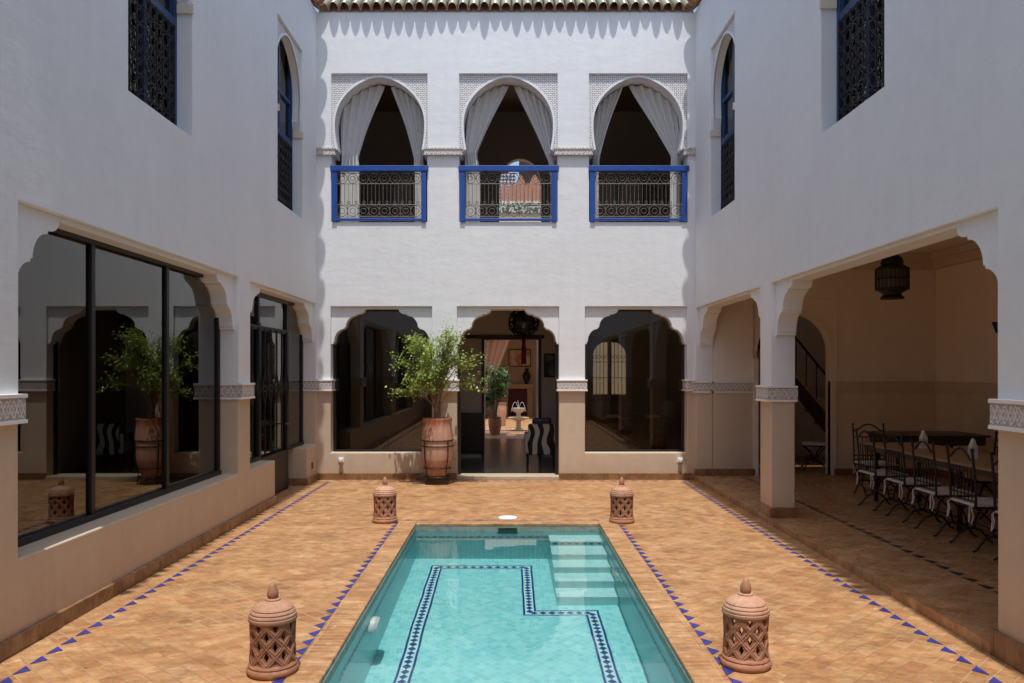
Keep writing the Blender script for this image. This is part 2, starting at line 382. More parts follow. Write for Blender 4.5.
def green_glaze():
    m, nt, b = newmat('green_glazed_tile'); v = coords(nt)
    gi = N(nt, 'ShaderNodeNewGeometry')
    n1 = noise_(nt, v, 9, 5, .65)
    c = mixc(nt, ramp(nt, n1, [(.42, .1), (.58, .85)]), ramp(nt, gi.outputs['Random Per Island'], [(0, (.10, .22, .16)), (1, (.22, .36, .27))]), (.52, .37, .25))
    L(nt, c, b.inputs['Base Color']); b.inputs['Roughness'].default_value = .25; return m
M['green'] = green_glaze()
M['pantile'] = plain('bare_clay_tile', (.52, .31, .19), .75, var=.2)
m, nt, b = newmat('water'); nt.nodes.clear()
o_ = N(nt, 'ShaderNodeOutputMaterial'); g_ = N(nt, 'ShaderNodeBsdfGlass'); g_.inputs['IOR'].default_value = 1.33; g_.inputs['Roughness'].default_value = 0; g_.inputs[0].default_value = (.93, 1, .99, 1)
L(nt, g_.outputs[0], o_.inputs[0]); M['water'] = m
# ------------------------------------------------------------------ main dimensions
XL, XR, YB = -3.16, 3.08, 13.2
TK, RD = .38, .05
TKR = .28
ZB0, ZB1 = 1.465, 1.645                       # carved band
TB = lambda u, v, w: (u, YB + w, v)
TL = lambda u, v, w: (XL - w, u, v)
TR = lambda u, v, w: (XR + w, u, v)
def foot_contour():
    p = [(0, -.62), (.035, -.62), (.035, -.585)]
    for k in range(9): t = k / 8 * PI / 2; p.append((.05 + .165 * (1 - cos(t)), -.585 + .215 * sin(t)))
    p += [(.215, -.345), (.24, -.345)]
    for k in range(1, 9): t = k / 8 * PI / 2; p.append((.24 + .18 * (1 - cos(t)), -.345 + .195 * sin(t)))
    p += [(.42, -.125), (.45, -.125)]
    for k in range(1, 6): t = k / 5 * PI / 2; p.append((.45 + .11 * (sin(t)), -.125 + .085 * (1 - cos(t))))
    return p
FC = foot_contour()
def scallop_panel(u0, u1, top, T, parent, mat, w0=RD, w1=TK, drop=0):
    pts = [(u0, top - .62), (u0, top), (u1, top), (u1, top - .62)]
    FC_ = [(x, z + drop * (z + .62) / .585) for x, z in FC[1:]]; inner = [(u1 - x, top + z) for x, z in FC_] + [(u0 + x, top + z) for x, z in FC_[::-1]]
    mb = MB(); mb.prism(pts + inner, w0, w1, T)
    return mb.build('scalloped_arch', mat, parent, bevel=.006)
def horseshoe_panel(uc, hw, z0, z1, T, parent, r=.74, w1=TK, zf=5.41):
    zc = z1 - .055 - r * 1.04
    pts = [(uc - hw, zf), (uc - hw, z1), (uc + hw, z1), (uc + hw, zf)]
    arc = []
    a0 = -R(34)
    n = 36
    for k in range(n + 1):
        a = a0 + (PI - 2 * a0) * k / n
        x, z = r * cos(a), r * sin(a)
        if z > 0: z *= 1.0 + .045 * max(0, sin(a)) ** 10
        if z < 0: x = (1 if x > 0 else -1) * (abs(x) * .35 + r * .65)
        if zc + z < zf + .001: z = zf - zc
        arc.append((uc + x, zc + z))
    pts2 = [pts[3]] if abs(arc[0][0] - pts[3][0]) > 1e-4 else []
    poly = [pts[0], pts[1], pts[2]] + pts2 + arc
    mb = MB(); mb.prism(poly, RD * .8, w1, T, 0, 1)
    o = mb.build('carved_arch', [M['white'], M['alfiz']], parent)
    for i, p in enumerate(o.data.polygons):
        if p.material_index == 1 and False: pass
    # plain raised rim round the arch
    rim = MB(); A = []
    for k, (x, z) in enumerate(arc):
        dx, dz = x - uc, z - zc; l = math.hypot(dx, dz) or 1
        A.append(((x, z), (x + dx / l * .035, z + dz / l * .035)))
    for k in range(len(A) - 1):
        (a, b_), (c, d) = A[k], A[k + 1]
        rim.prism([a, b_, d, c], RD * .8 - .012, RD * .8 + .02, T)
    rim.build('arch_rim', M['white'], o)
    return o
def band(u0, u1, T, parent, z0=ZB0, z1=ZB1, w0=-.045, w1=TK - .02, mat=None):
    mb = MB(); mb.box((u0, z0, w0), (u1, z1, w1), 0, T)
    mb.box((u0 - .008, z1 - .022, w0 - .008), (u1 + .008, z1 + .004, w1 - .01), 0, T); mb.box((u0 - .008, z0 - .004, w0 - .008), (u1 + .008, z0 + .02, w1 - .01), 0, T)
    return mb.build('carved_band', mat or M['band'], parent)
def skirting(a, b, parent, mat=None, name='skirting'):
    mb = MB(); mb.box(a, b); return mb.build(name, mat or M['skirt'], parent, bevel=.006)
# ------------------------------------------------------------------ eaves
def eaves(u0, u1, T, parent, zl=7.74, ov=.03, oc=.13, n=None):
    n = n or max(2, round((u1 - u0) / .176)); p = (u1 - u0) / n
    rt = MB(); pn = MB(); slope = .85; Lr = .95
    rnd = random.Random(int(abs(u0) * 100) + 5)
    for i in range(n):
        uc = u0 + p * (i + .5); jo = rnd.uniform(-.025, .02); jz = rnd.uniform(-.006, .006); K = 10
        ro = []
        for (sd, th) in ((0, 0), (1, .014)):
            for (d, e) in ((0, 0), (1, 0)):
                row = []
                for k in range(K + 1):
                    a = PI * k / K; h = sin(a)
                    out = ov + (oc - ov + jo) * h ** 1.3 if d == 0 else -Lr
                    uu = uc - cos(a) * (p * .5 - th)
                    zz = zl + jz + h * (.085 - th) - sd * .0 + (0 if d == 0 else Lr * slope)
                    row.append(T(uu, zz, -out))
                ro.append([rt.vert(q) for q in row])
        A, B, C, D = ro                       # outer lip, outer back, inner lip, inner back
        for k in range(K):
            rt.face((A[k], A[k + 1], B[k + 1], B[k]), 0); rt.face((C[k], D[k], D[k + 1], C[k + 1]), 1); rt.face((A[k], C[k], C[k + 1], A[k + 1]), 1)
        # channel tile between covers
        if i < n - 1:
            uv = uc + p / 2; row1 = []; row2 = []
            for k in range(7):
                a = PI * k / 6; row1.append(T(uv - cos(a) * .04, zl - sin(a) * .02 + .006, -ov - .012)); row2.append(T(uv - cos(a) * .04, zl - sin(a) * .02 + .006 + Lr * slope, Lr))
            r1 = [pn.vert(q) for q in row1]; r2 = [pn.vert(q) for q in row2]
            for k in range(6): pn.face((r1[k], r1[k + 1], r2[k + 1], r2[k]))
    o = rt.build('roof_tiles', [M['green'], M['pantile']], parent, fix=False)
    for q in o.data.polygons: q.use_smooth = True
    pn.build('channel_tiles', M['pantile'], parent, smooth=True)
    bk = MB()                                  # roof bed and parapet
    bk.prism([(0, zl - .03), (TK, zl - .03), (TK + .9, zl - .03), (TK + .9, zl + .85), (.93, zl + .74)], u0, u1, lambda a, b_, c: T(c, b_, a))
    bk.build('roof_bed', M['white'], parent)
# ================================================================== GROUND / FLOORS
# pool hole: X -1.09..1.07, Y -0.6..9.38
PX0, PX1, PY0, PY1 = -1.09, 1.07, -.6, 9.38
CX0, CX1, CY0, CY1 = -1.30, 1.285, -.81, 9.585
fl = MB()
xs = [XL - .45, CX0, CX1, 3.055]; ys = [-3.4, CY0, CY1, YB + .0]
for i in range(3):
    for j in range(3):
        if i == 1 and j == 1: continue
        fl.face([fl.wv((xs[a], ys[c], 0)) for a, c in ((i, j), (i + 1, j), (i + 1, j + 1), (i, j + 1))])
def tri_row(mb, along, p0, p1, base, apex, z, m=1, pitch=.172):
    n = int((p1 - p0) / pitch)
    for k in range(n):
        a = p0 + k * pitch; j = random.uniform(-.004, .004)
        q = [(a + .01, base + j), (a + .155, base - j), (a + .0825 + j, apex)]
        pts = [(y, x, z) if along == 'y' else (x, y, z) for x, y in q]
        if along == 'y': pts = [(v, u, z) for u, v in q]
        else: pts = [(u, v, z) for u, v in q]
        mb.poly(pts, m)
tri_row(fl, 'y', -3.2, 13.05, -2.935, -2.862, .0035)
tri_row(fl, 'y', -3.2, 13.05, 2.845, 2.775, .0035)
tri_row(fl, 'x', -2.85, 2.8, 13.05, 12.99, .0035)
tri_row(fl, 'y', -.8, 9.6, CX0 - .003, CX0 - .068, .0035)
tri_row(fl, 'y', -.8, 9.6, CX1 + .003, CX1 + .068, .0035)
tri_row(fl, 'x', CX0 + .02, CX1, CY1 + .003, CY1 + .06, .0035)
struct(fl.build('courtyard_floor', [M['floor'], M['blue_tile']]))
# big ground sheet below everything
g = MB(); g.poly([(-300, -300, -1.6), (300, -300, -1.6), (300, 300, -1.6), (-300, 300, -1.6)])
struct(g.build('ground', plain('ground_earth', (.30, .22, .15), .9, var=.2)))
# ------------------------------------------------------------------ POOL
pool = empty('swimming_pool', (0, 4.4, 0), 'long turquoise mosaic swimming pool sunk in the terracotta courtyard floor', 'swimming pool')
c = MB()
for a, b_ in (((CX0, CY0, -.03), (PX0, CY1, .006)), ((PX1, CY0, -.03), (CX1, CY1, .006)), ((PX0, PY1, -.03), (PX1, CY1, .006)), ((PX0, CY0, -.03), (PX1, PY0, .006))):
    c.box(a, b_)
c.build('coping', M['coping'], pool, bevel=.008)
ZP = -1.35
def inb(x, y):                                # inside the mosaic border: diagonal tiles
    return (-.81 < x < .20 and y < 9.03) or (-.81 < x < .79 and y < 7.54)
pf = MB()
xs = [PX0, -.81, .20, .79, PX1]; ys = [PY0, 7.54, 9.03, PY1]
for i in range(4):
    for j in range(3):
        x, y = (xs[i] + xs[i + 1]) / 2, (ys[j] + ys[j + 1]) / 2
        pf.face([pf.wv((xs[a], ys[d], ZP)) for a, d in ((i, j), (i + 1, j), (i + 1, j + 1), (i, j + 1))], 1 if inb(x, y) else 0)
rec = []
rec.append(pf.build('pool_floor', [M['pooltile'], M['pooldiag']], pool))
pw = MB()
pw.box((PX0 - .12, PY0 - .12, ZP - .1), (PX0, PY1 + .12, -.031)); rec.append(pw.build('side_wall', M['poolshade2'], pool)); pw = MB(); pw.box((PX1, PY0 - .12, ZP - .1), (PX1 + .12, PY1 + .12, -.031))
rec.append(pw.build('side_wall', M['poolshade2'], pool))
pw = MB(); pw.box((PX0, PY1, ZP - .1), (PX1, PY1 + .12, -.031)); rec.append(pw.build('end_wall', M['poolshade'], pool)); pw = MB(); pw.box((PX0, PY0 - .12, ZP - .1), (PX1, PY0, -.031))
rec.append(pw.build('end_wall', M['poolshade'], pool))
rm = MB()
for a, b_ in (((PX0, PY0, -.088), (PX0 + .004, PY1, -.031)), ((PX1 - .004, PY0, -.088), (PX1, PY1, -.031)), ((PX0 + .004, PY1 - .004, -.088), (-.136, PY1, -.031)), ((.116, PY1 - .004, -.088), (PX1 - .004, PY1, -.031))): rm.box(a, b_)
build_pieces(rm, 'rim_tiles', plain('grey_rim_tile', (.24, .27, .23), .5, var=.25), pool)
st = MB(); fr = [9.03, 8.62, 8.31, 8.02, 7.74]; zs = [-.27, -.47, -.68, -.89, -1.11]
steps_prof = []
for y, z in zip(fr, zs): steps_prof += [(y, z)]
poly = [(PY1 - .001, ZP + .001), (PY1 - .001, zs[0])]
for k in range(5): poly += [(fr[k], zs[k]), (fr[k], zs[k + 1] if k < 4 else ZP + .001)]
st.prism(poly, .47, PX1 - .001, lambda u, v, w: (w, u, v))
M['pool_step'] = pool_tile('pool_step_tiles', (0, 0, 0), .052, ((.30, .60, .60), (.42, .70, .69), (.52, .76, .74)))
rec.append(st.build('steps', M['pool_step'], pool, label='wide submerged corner steps'))
# mosaic border on the floor: two lines and a chain of diamonds
bo = MB(); zb = ZP + .004
path = [(-.81, -.3), (-.81, 9.03), (.20, 9.03), (.20, 7.54), (.79, 7.54), (.79, -.3)]
def off(path, d):
    out = []
    for i, p in enumerate(path):
        p = Vector(p)
        ns = []
        if i > 0: t = (p - Vector(path[i - 1])).normalized(); ns.append(Vector((-t.y, t.x)))
        if i < len(path) - 1: t = (Vector(path[i + 1]) - p).normalized(); ns.append(Vector((-t.y, t.x)))
        if len(ns) == 2: n = ns[0] + ns[1]
        else: n = ns[0]
        out.append(p + n * d)
    return out
def strip(d0, d1, m=0):
    a, b_ = off(path, d0), off(path, d1)
    for k in range(len(path) - 1): bo.poly([(*a[k], zb), (*a[k + 1], zb), (*b_[k + 1], zb), (*b_[k], zb)], m)
strip(.044, .064); strip(-.064, -.044); 
a_, b2 = off(path, .0435), off(path, -.0435)
for k in range(len(path) - 1): bo.poly([(*a_[k], zb - .002), (*a_[k + 1], zb - .002), (*b2[k + 1], zb - .002), (*b2[k], zb - .002)], 1)
for k in range(len(path) - 1):
    p, q = Vector(path[k]), Vector(path[k + 1]); l = (q - p).length; n = max(1, round(l / .088)); t = (q - p) / l; nn = Vector((-t.y, t.x))
    for j in range(n):
        cc = p + t * (l * (j + .5) / n); h = l / n * .5
        bo.poly([(*(cc - t * h), zb), (*(cc + nn * .036), zb), (*(cc + t * h), zb), (*(cc - nn * .036), zb)])
M['pale_mosaic'] = plain('pale_mosaic', (.50, .74, .76), .3)
rec.append(bo.build('mosaic_border', [M['navy'], M['pale_mosaic']], pool, label='navy diamond mosaic border line on the pool floor'))
# waterline diamonds
wl = MB()
def diam_row(p0, p1, nrm, z, h=.028, L_=.085):
    p0, p1 = Vector(p0), Vector(p1); l = (p1 - p0).length; n = round(l / L_); t = (p1 - p0) / l; nr = Vector(nrm) * .004
    for j in range(n):
        c_ = p0 + t * (l * (j + .5) / n) + nr; hl = l / n * .46
        wl.poly([(c_.x - t.x * hl, c_.y - t.y * hl, z), (c_.x, c_.y, z + h), (c_.x + t.x * hl, c_.y + t.y * hl, z), (c_.x, c_.y, z - h)])
    for dz in (-.045, .038):
        a, b_ = p0 + nr, p1 + nr; wl.poly([(a.x, a.y, z + dz), (b_.x, b_.y, z + dz), (b_.x, b_.y, z + dz + .008), (a.x, a.y, z + dz + .008)])
diam_row((PX0 + .01, PY1, 0), (.47, PY1, 0), (0, -1, 0), -.365); diam_row((PX0, PY0 + .1, 0), (PX0, PY1 - .01, 0), (1, 0, 0), -.365); diam_row((PX1, PY0 + .1, 0), (PX1, 9.0, 0), (-1, 0, 0), -.365)
diam_row((.48, 9.03, 0), (PX1 - .01, 9.03, 0), (0, -1, 0), -.365)
rec.append(wl.build('waterline_mosaic', M['navy'], pool))
sk = MB()
sk.box((-.12, PY1 - .004, -.16), (.10, PY1 + .004, -.045)); o = sk.build('skimmer_mouth', plain('skimmer_shade', (.02, .05, .035), .5), pool)  # flat dark sheet painted for the shade inside the opening
sk = MB()
for a, b_ in (((-.135, PY1 - .012, -.17), (-.12, PY1 + .001, -.03)), ((.10, PY1 - .012, -.17), (.115, PY1 + .001, -.03)), ((-.12, PY1 - .012, -.045), (.10, PY1 + .001, -.03)), ((-.12, PY1 - .012, -.17), (.10, PY1 + .001, -.16))): sk.box(a, b_)
sk.build('skimmer_frame', plain('green_skimmer_frame', (.16, .25, .18), .5), o)
sk = MB(); sk.lathe([(.0, 0), (.115, 0), (.115, .008), (.1, .014), (.0, .016)], (-.01, 9.76, .001), 32)
sk.build('skimmer_lid', M['whitem'], pool, smooth=True, label='round white skimmer lid set in the paving')
lp = MB()
prof = [(.0, .0), (.085, 0), (.085, .03), (.07, .05), (.0, .055)]
rings = []
prof = [(a * 1.75, b * 1.3) for a, b in prof]; lp.lathe(prof, (0, 0, 0), 28)
lp.v = [(PX0 + z, 6.35 + x, -.49 + y) for (x, y, z) in lp.v]
rec.append(lp.build('pool_light', M['whitem'], pool, smooth=True, label='round white underwater lamp on the left pool wall'))
wm = MB(); nx, ny = 44, 200
idx = [[wm.vert((PX0 - .02 + (PX1 - PX0 + .04) * i / nx, PY0 - .02 + (PY1 - PY0 + .04) * j / ny, -.09)) for j in range(ny + 1)] for i in range(nx + 1)]
for k, (x, y, z) in enumerate(wm.v):
    h = 0.0012 * noise.noise(Vector((x * 2.2, y * 1.6, 1))) + .0006 * noise.noise(Vector((x * 6, y * 5, 4)))
    wm.v[k] = (x, y, z + h)
for i in range(nx):
    for j in range(ny): wm.face((idx[i][j], idx[i + 1][j], idx[i + 1][j + 1], idx[i][j + 1]))
wat = wm.build('water', M['water'], None, fix=False)
for q in wat.data.polygons: q.use_smooth = True
struct(wat); wat.cycles.is_caustics_caster = True
for r in rec: r.cycles.is_caustics_receiver = True
# ================================================================== BACK WING (gallery building)
gb = empty('gallery_building', (0, YB, 0), 'white two storey facade facing the camera with three scalloped arches under three curtained horseshoe arches', 'building')
OP = [(-2.936, -1.263), (-.85, .834), (1.263, 2.947)]
RT = 2.857
GO = [(-2.925, -1.34), (-.815, .81), (1.33, 2.955)]        # gallery openings
GC = [-2.155, 0., 2.135]
GZ0, GZ1 = 4.25, 6.70
w = MB()
us = sorted({XL - TK, XR + TK, *[x for p in OP for x in p]}); vs = [0, .44, 1.555]
w.slab(us, vs, lambda u, v: not any(a < u < b_ and (v > .44 or (a, b_) == OP[1]) for a, b_ in OP), 0, TK, TB)
build_pieces(w, 'lower_wall', M['dado'], gb, .008)
w = MB()
us = sorted({XL - TK, XR + TK, *[x for p in OP for x in p], *[x for p in GO for x in p]}); vs = [1.555, RT, GZ0, 5.36, GZ1, 7.71]
w.slab(us, vs, lambda u, v: not (any(a < u < b_ for a, b_ in OP) and v < RT) and not (any(a < u < b_ for a, b_ in GO) and GZ0 < v < GZ1), 0, TK, TB)
w.build('wall', M['white'], gb, bevel=.006)
for (a, b_) in OP: scallop_panel(a, b_, RT, TB, gb, M['white'])
for gc, (a, b_) in zip(GC, GO):
    horseshoe_panel((a + b_) / 2, (b_ - a) / 2, GZ0, GZ1, TB, gb)
for a, b_ in ((XL + .001, OP[0][0] + .03), (OP[0][1] - .03, OP[1][0] + .03), (OP[1][1] - .03, OP[2][0] + .03), (OP[2][1] - .03, XR - .001)):
    band(a, b_, TB, gb)
for a, b_ in ((XL + .001, GO[0][0] + .07), (GO[0][1] - .05, GO[1][0] + .05), (GO[1][1] - .05, GO[2][0] + .05), (GO[2][1] - .07, XR - .001)):
    band(a, b_, TB, gb, 5.35, 5.46, mat=M['bandG'])
for a, b_ in ((XL, OP[1][0]), (OP[1][1], XR)): skirting((a, YB - .03, 0), (b_, YB + .01, .11), gb)
s_ = MB(); s_.box((OP[1][0], YB - .03, .0), (OP[1][1], YB + TK, .055)); s_.build('threshold', M['stone'], gb, bevel=.006)
eaves(XL + .02, XR - .02, TB, gb)
for (a, b_), lab in ((OP[0], 'large picture window behind the potted shrub'), (OP[2], 'large picture window right of the doorway')):
    f = MB(); t = .035
    for q in (((a, .44, .2), (a + t, RT - .03, .25)), ((b_ - t, .44, .2), (b_, RT - .03, .25)), ((a + t, .44, .2), (b_ - t, .44 + t, .25)), ((a + t, RT - .03 - t, .2), (b_ - t, RT - .03, .25))): f.box(*q, 0, TB)
    win = f.build('window', M['black'], gb, label=lab)
    p = MB(); p.box((a + t, .44 + t, .222), (b_ - t, RT - .03 - t, .228), 0, TB); p.build('pane', M['glass'], win)
# middle doorway slim frame
f = MB(); a, b_ = OP[1]
for q in (((a, .055, .2), (a + .05, RT - .03, .26)), ((b_ - .05, .055, .2), (b_, RT - .03, .26))): f.box(*q, 0, TB)
build_pieces(f, 'door_post', M['black'], gb)
# gallery interior
gi = MB(); gy1 = 17.0
gi.box((XL - TK, YB + TK, GZ0 - .25), (XR + TK, gy1 + .2, GZ0 - .002)); gi.build('gallery_floor', M['midwood'], gb)
gi = MB(); gi.box((XL - TK, YB + TK, 7.3), (XR + TK, gy1 + .2, 7.5)); gi.build('gallery_ceiling', M['midwood'], gb)
gi = MB()
ap = [(-.20, GZ0), (-.20, 5.75)] + [(.25 + .45 * cos(PI - PI * k / 16), 5.75 + .55 * sin(PI * k / 16)) for k in range(1, 16)] + [(.70, 5.75), (.70, GZ0)]
outer = [(-.20, GZ0), (XL - TK, GZ0), (XL - TK, 7.3), (XR + TK, 7.3), (XR + TK, GZ0), (.70, GZ0)]
gi.prism(outer + ap[::-1][1:-1], gy1, gy1 + .2, lambda u, v, w: (u, w, v))
gi.box((XL - TK - .2, YB, GZ0 - .25), (XL - TK, gy1 + .2, 7.5)); gi.box((XR + TK, YB, GZ0 - .25), (XR + TK + .2, gy1 + .2, 7.5))
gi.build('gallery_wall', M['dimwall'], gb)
# rooms below (ceiling underside is the gallery slab); side rooms to y 17.5, hall to y 21
def wallbox(parent, name, boxes, mat):
    mb = MB()
    for a, b_ in boxes: mb.box(a, b_)
    build_pieces(mb, name, mat, parent)
RY = 17.5
# left room
wallbox(gb, 'room_wall', [((XL - TK, RY, 0), (-2.0, RY + .2, 4.0)), ((-1.45, RY, 0), (-1.3, RY + .2, 4.0)), ((-2.0, RY, 0), (-1.45, RY + .2, 1.15)), ((-2.0, RY, 2.45), (-1.45, RY + .2, 4.0)),
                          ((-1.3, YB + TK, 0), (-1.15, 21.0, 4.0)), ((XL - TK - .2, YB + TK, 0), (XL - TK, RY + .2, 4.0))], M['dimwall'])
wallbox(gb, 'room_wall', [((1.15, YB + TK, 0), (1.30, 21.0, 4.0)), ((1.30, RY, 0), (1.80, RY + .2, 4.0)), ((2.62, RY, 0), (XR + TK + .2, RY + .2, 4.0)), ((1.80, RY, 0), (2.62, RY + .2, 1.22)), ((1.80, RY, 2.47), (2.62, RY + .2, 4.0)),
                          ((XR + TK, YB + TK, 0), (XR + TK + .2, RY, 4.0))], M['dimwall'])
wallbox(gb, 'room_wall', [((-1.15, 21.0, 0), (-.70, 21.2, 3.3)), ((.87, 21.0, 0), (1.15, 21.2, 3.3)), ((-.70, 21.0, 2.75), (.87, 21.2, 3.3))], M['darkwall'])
M['hall'] = plaster('hall_plaster', (.74, .65, .54), .05, .8, .12)
w = MB(); w.slab([-1.15, -.56, .68, 1.15], [0, 2.50, 4.0], lambda u, v: not (-.56 < u < .68 and v < 2.5), 0, .2, lambda u, v, q: (u, 16.6 + q, v)); w.build('hall_partition', M['hall'], gb)
f = MB()
for q in (((-.56, 16.57, 0), (-.50, 16.82, 2.50)), ((.62, 16.57, 0), (.68, 16.82, 2.50)), ((-1.0, 16.56, 2.46), (.74, 16.6, 2.53)), ((-.50, 16.6, 2.44), (.62, 16.8, 2.50))): f.box(*q)
build_pieces(f, 'door_post', M['wood'], gb)
f = MB(); f.box((-.98, 16.5, .1), (-.55, 16.58, .92)); f.build('low_shutter', M['wood'], gb, bevel=.01)
wallbox(gb, 'room_ceiling', [((-1.3, 17.2, 3.3), (1.3, 21.25, 3.5))], M['ceil'])
rf = MB(); rf.box((XL - TK - .2, YB + TK, -.1), (XR + TK, 17.5, -.0005)); rf.box((-1.3, 17.5, -.1), (1.3, 21.2, -.0005))
struct(rf.build('room_floor', plain('polished_floor', (.16, .12, .09), .18, var=.25)))
# dark timber frame + doors at the end of the hall
hd = MB()
for q in (((-.70, 20.93, 0), (-.61, 21.0, 2.75)), ((.74, 20.93, 0), (.87, 21.0, 2.75)), ((-1.05, 20.93, 2.66), (.87, 21.0, 2.75))): hd.box(*q)
hd.build('door_frame', M['wood'], gb)
hd = MB(); hd.box((-.67, 20.0, .02), (-.61, 20.93, 2.6)); hd.box((.74, 20.2, .02), (.79, 20.93, 2.6)); build_pieces(hd, 'door_leaf', M['wood'], gb)
# room windows with grilles
def grille_window(x0, x1, z0, z1, y, parent, arched=True):
    f = MB(); t = .13 if arched else .06; xm = (x0 + x1) / 2
    for q in (((x0, y - .03, z0), (x0 + t, y + .06, z1)), ((x1 - t, y - .03, z0), (x1, y + .06, z1)), ((x0 + t, y - .03, z0), (x1 - t, y + .06, z0 + t)), ((x0 + t, y - .03, z1 - t), (x1 - t, y + .06, z1)), ((xm - .04, y - .03, z0 + t), (xm + .04, y + .06, z1 - t))): f.box(*q)
    if arched:
        for sx in (-1, 1):
            pts = [(xm + sx * .041, z1 - t), (xm + sx * (x1 - xm - t), z1 - t), (xm + sx * (x1 - xm - t), z1 - .42)]
            for k in range(1, 9):
                a = PI / 2 * k / 8; pts.append((xm + sx * (.041 + (x1 - xm - t - .041) * cos(a)), z1 - .42 + (.30) * sin(a)))
            f.prism(pts, y - .02, y + .05, lambda u, v, w: (u, w, v))
    win = f.build('window', M['wood'], parent)
    g_ = MB(); yy = y + .08
    for sx0, sx1 in ((x0 + t, xm - .04), (xm + .04, x1 - t)):
        for k in range(1, 4): x = sx0 + (sx1 - sx0) * k / 4; g_.bar((x, yy, z0), (x, yy, z1), .007, 5)
    for z in (z0 + .14, z0 + .5, z0 + .85): g_.bar((x0, yy, z), (x1, yy, z), .007, 5)
    for k in range(8):
        x = x0 + t + (x1 - x0 - 2 * t) * (k + .5) / 8; g_.ring((x, z0 + .09, 0), .035, .006, lambda a, b, c: (a, yy, b), 10, 4)
        g_.ring((x, z1 - .45, 0), .035, .006, lambda a, b, c: (a, yy, b), 10, 4)
    g_.build('grille', M['iron'], win)
grille_window(1.72, 2.70, 1.14, 2.55, RY, gb)
grille_window(-2.0, -1.45, 1.15, 2.45, RY, gb, False)
# ================================================================== SIDE WINGS
def blue_window(T, u0, u1, z0, parent, label):
    f = MB(); t = .07; w0 = .155; um = (u0 + u1) / 2; z1 = GZ1
    for q in (((u0, z0, w0), (u0 + t, z1, w0 + .09)), ((u1 - t, z0, w0), (u1, z1, w0 + .09)), ((u0 + t, z0, w0 + .005), (u1 - t, z0 + t, w0 + .08)), ((um - .035, z0 + t, w0 + .01), (um + .035, z1, w0 + .07)), ((u0 + t, 5.22, w0 + .002), (u1 - t, 5.30, w0 + .085)), ((u0 + t, 5.85, w0 + .012), (um - .035, 5.90, w0 + .06)), ((um + .035, 5.85, w0 + .012), (u1 - t, 5.90, w0 + .06))): f.box(*q, 0, T)
    win = f.build('window', M['dkblue'], parent, label=label)
    p = MB(); p.box((u0 + t, z0 + t, w0 + .045), (u1 - t, z1, w0 + .05), 0, T); p.build('pane', M['glass'], win)
    g_ = MB(); wg = w0 - .004; u0 += t; u1 -= t
    H = 5.22 - z0
    for fz in (0.03, .16, .30, .72, .86, .98): g_.bar(T(u0, z0 + H * fz, wg), T(u1, z0 + H * fz, wg), .007, 5)
    n = 9
    for k in range(n + 1):
        u = u0 + (u1 - u0) * k / n; g_.bar(T(u, z0 + .02, wg), T(u, z0 + H, wg), .0075, 5)
        if k < n:
            uc = u + (u1 - u0) / n / 2; r = (u1 - u0) / n / 2 * .92
            for fz in (.095, .23, .79, .92): g_.ring((uc, z0 + H * fz, wg), r * .9, .006, T, 12, 4)
            pts = [T(uc + r * .8 * sin(4 * PI * j / 20), z0 + H * (.30 + .42 * j / 20), wg) for j in range(21)]; g_.tube(pts, .0055, 4)
            pts = [T(uc - r * .8 * sin(4 * PI * j / 20), z0 + H * (.30 + .42 * j / 20), wg) for j in range(21)]; g_.tube(pts, .0055, 4)
            for fz in (.41, .51, .61): g_.ring((uc, z0 + H * fz, wg), r * .5, .0055, T, 10, 4)
    g_.build('grille', M['iron'], win)
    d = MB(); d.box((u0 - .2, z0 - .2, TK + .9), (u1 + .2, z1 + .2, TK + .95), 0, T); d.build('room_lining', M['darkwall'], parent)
def side_wing(name, T, o1, o2, wins, top, low_parts, label, cat='building', TK=TK, drop=0, bz=0):
    root = empty(name, T(8, 0, 0), label, cat)
    o0 = (.5, 4.45); us = sorted({-3.4, YB, *o0, *o1, *o2});  # o0: opening out of view, added to let more light into the rooms
    w = MB()
    us1 = sorted({*us, *[q for p in low_parts for q in p]})
    w.slab(us1, [0, .585, 1.555], lambda u, v: not (o0[0] < u < o0[1] or o1[0] < u < o1[1] or o2[0] < u < o2[1]) or (v < .585 and any(a < u < b_ for a, b_ in low_parts)), 0, TK, T)
    build_pieces(w, 'lower_wall', M['dado'], root, .012)
    w = MB(); us2 = sorted({*us, *[q for p in wins for q in p]})
    w.slab(us2, [1.555, top, 4.13, 6.70, 7.71], lambda u, v: not ((o0[0] < u < o0[1] or o1[0] < u < o1[1] or o2[0] < u < o2[1]) and v < top) and not (any(a < u < b_ for a, b_ in wins) and 4.13 < v < 6.70), 0, TK, T)
    w.build('wall', M['white'], root, bevel=.006)
    for a, b_ in (o0, o1, o2): scallop_panel(a, b_, top, T, root, M['white'], w1=TK, drop=drop)
    for a, b_ in ((-3.39, o0[0] + .012), (o0[1] - .012, o1[0] + .004), (o1[1] - .012, o2[0] + .012), (o2[1] - .012, YB - .05)): band(a, b_, T, root, ZB0 - bz, ZB1 - bz, mat=M['bandR'] if bz else None, w1=TK + .03 if TK < .35 else TK - .02)
    for (a, b_) in wins:
        r = (b_ - a) / 2 - .02
        horseshoe_panel((a + b_) / 2, (b_ - a) / 2, 4.13, 6.68, T, root, r=r, w1=.15, zf=5.45)
        for q in (a, b_):
            m_ = MB(); s = 1 if q == a else -1; m_.box((q - .0, 5.36, -.02), (q + s * .03, 5.455, .15), 0, T); m_.build('impost', M['cream'], root, bevel=.006)
    eaves(4.3, YB + .05, T, root, ov=.05, oc=.17)
    mb = MB(); mb.prism([(-3.4, 7.70), (4.28, 7.70), (4.28, 8.2), (-3.4, 8.2)], 0.01, TK + .9, T); mb.build('parapet', M['white'], root)
    return root
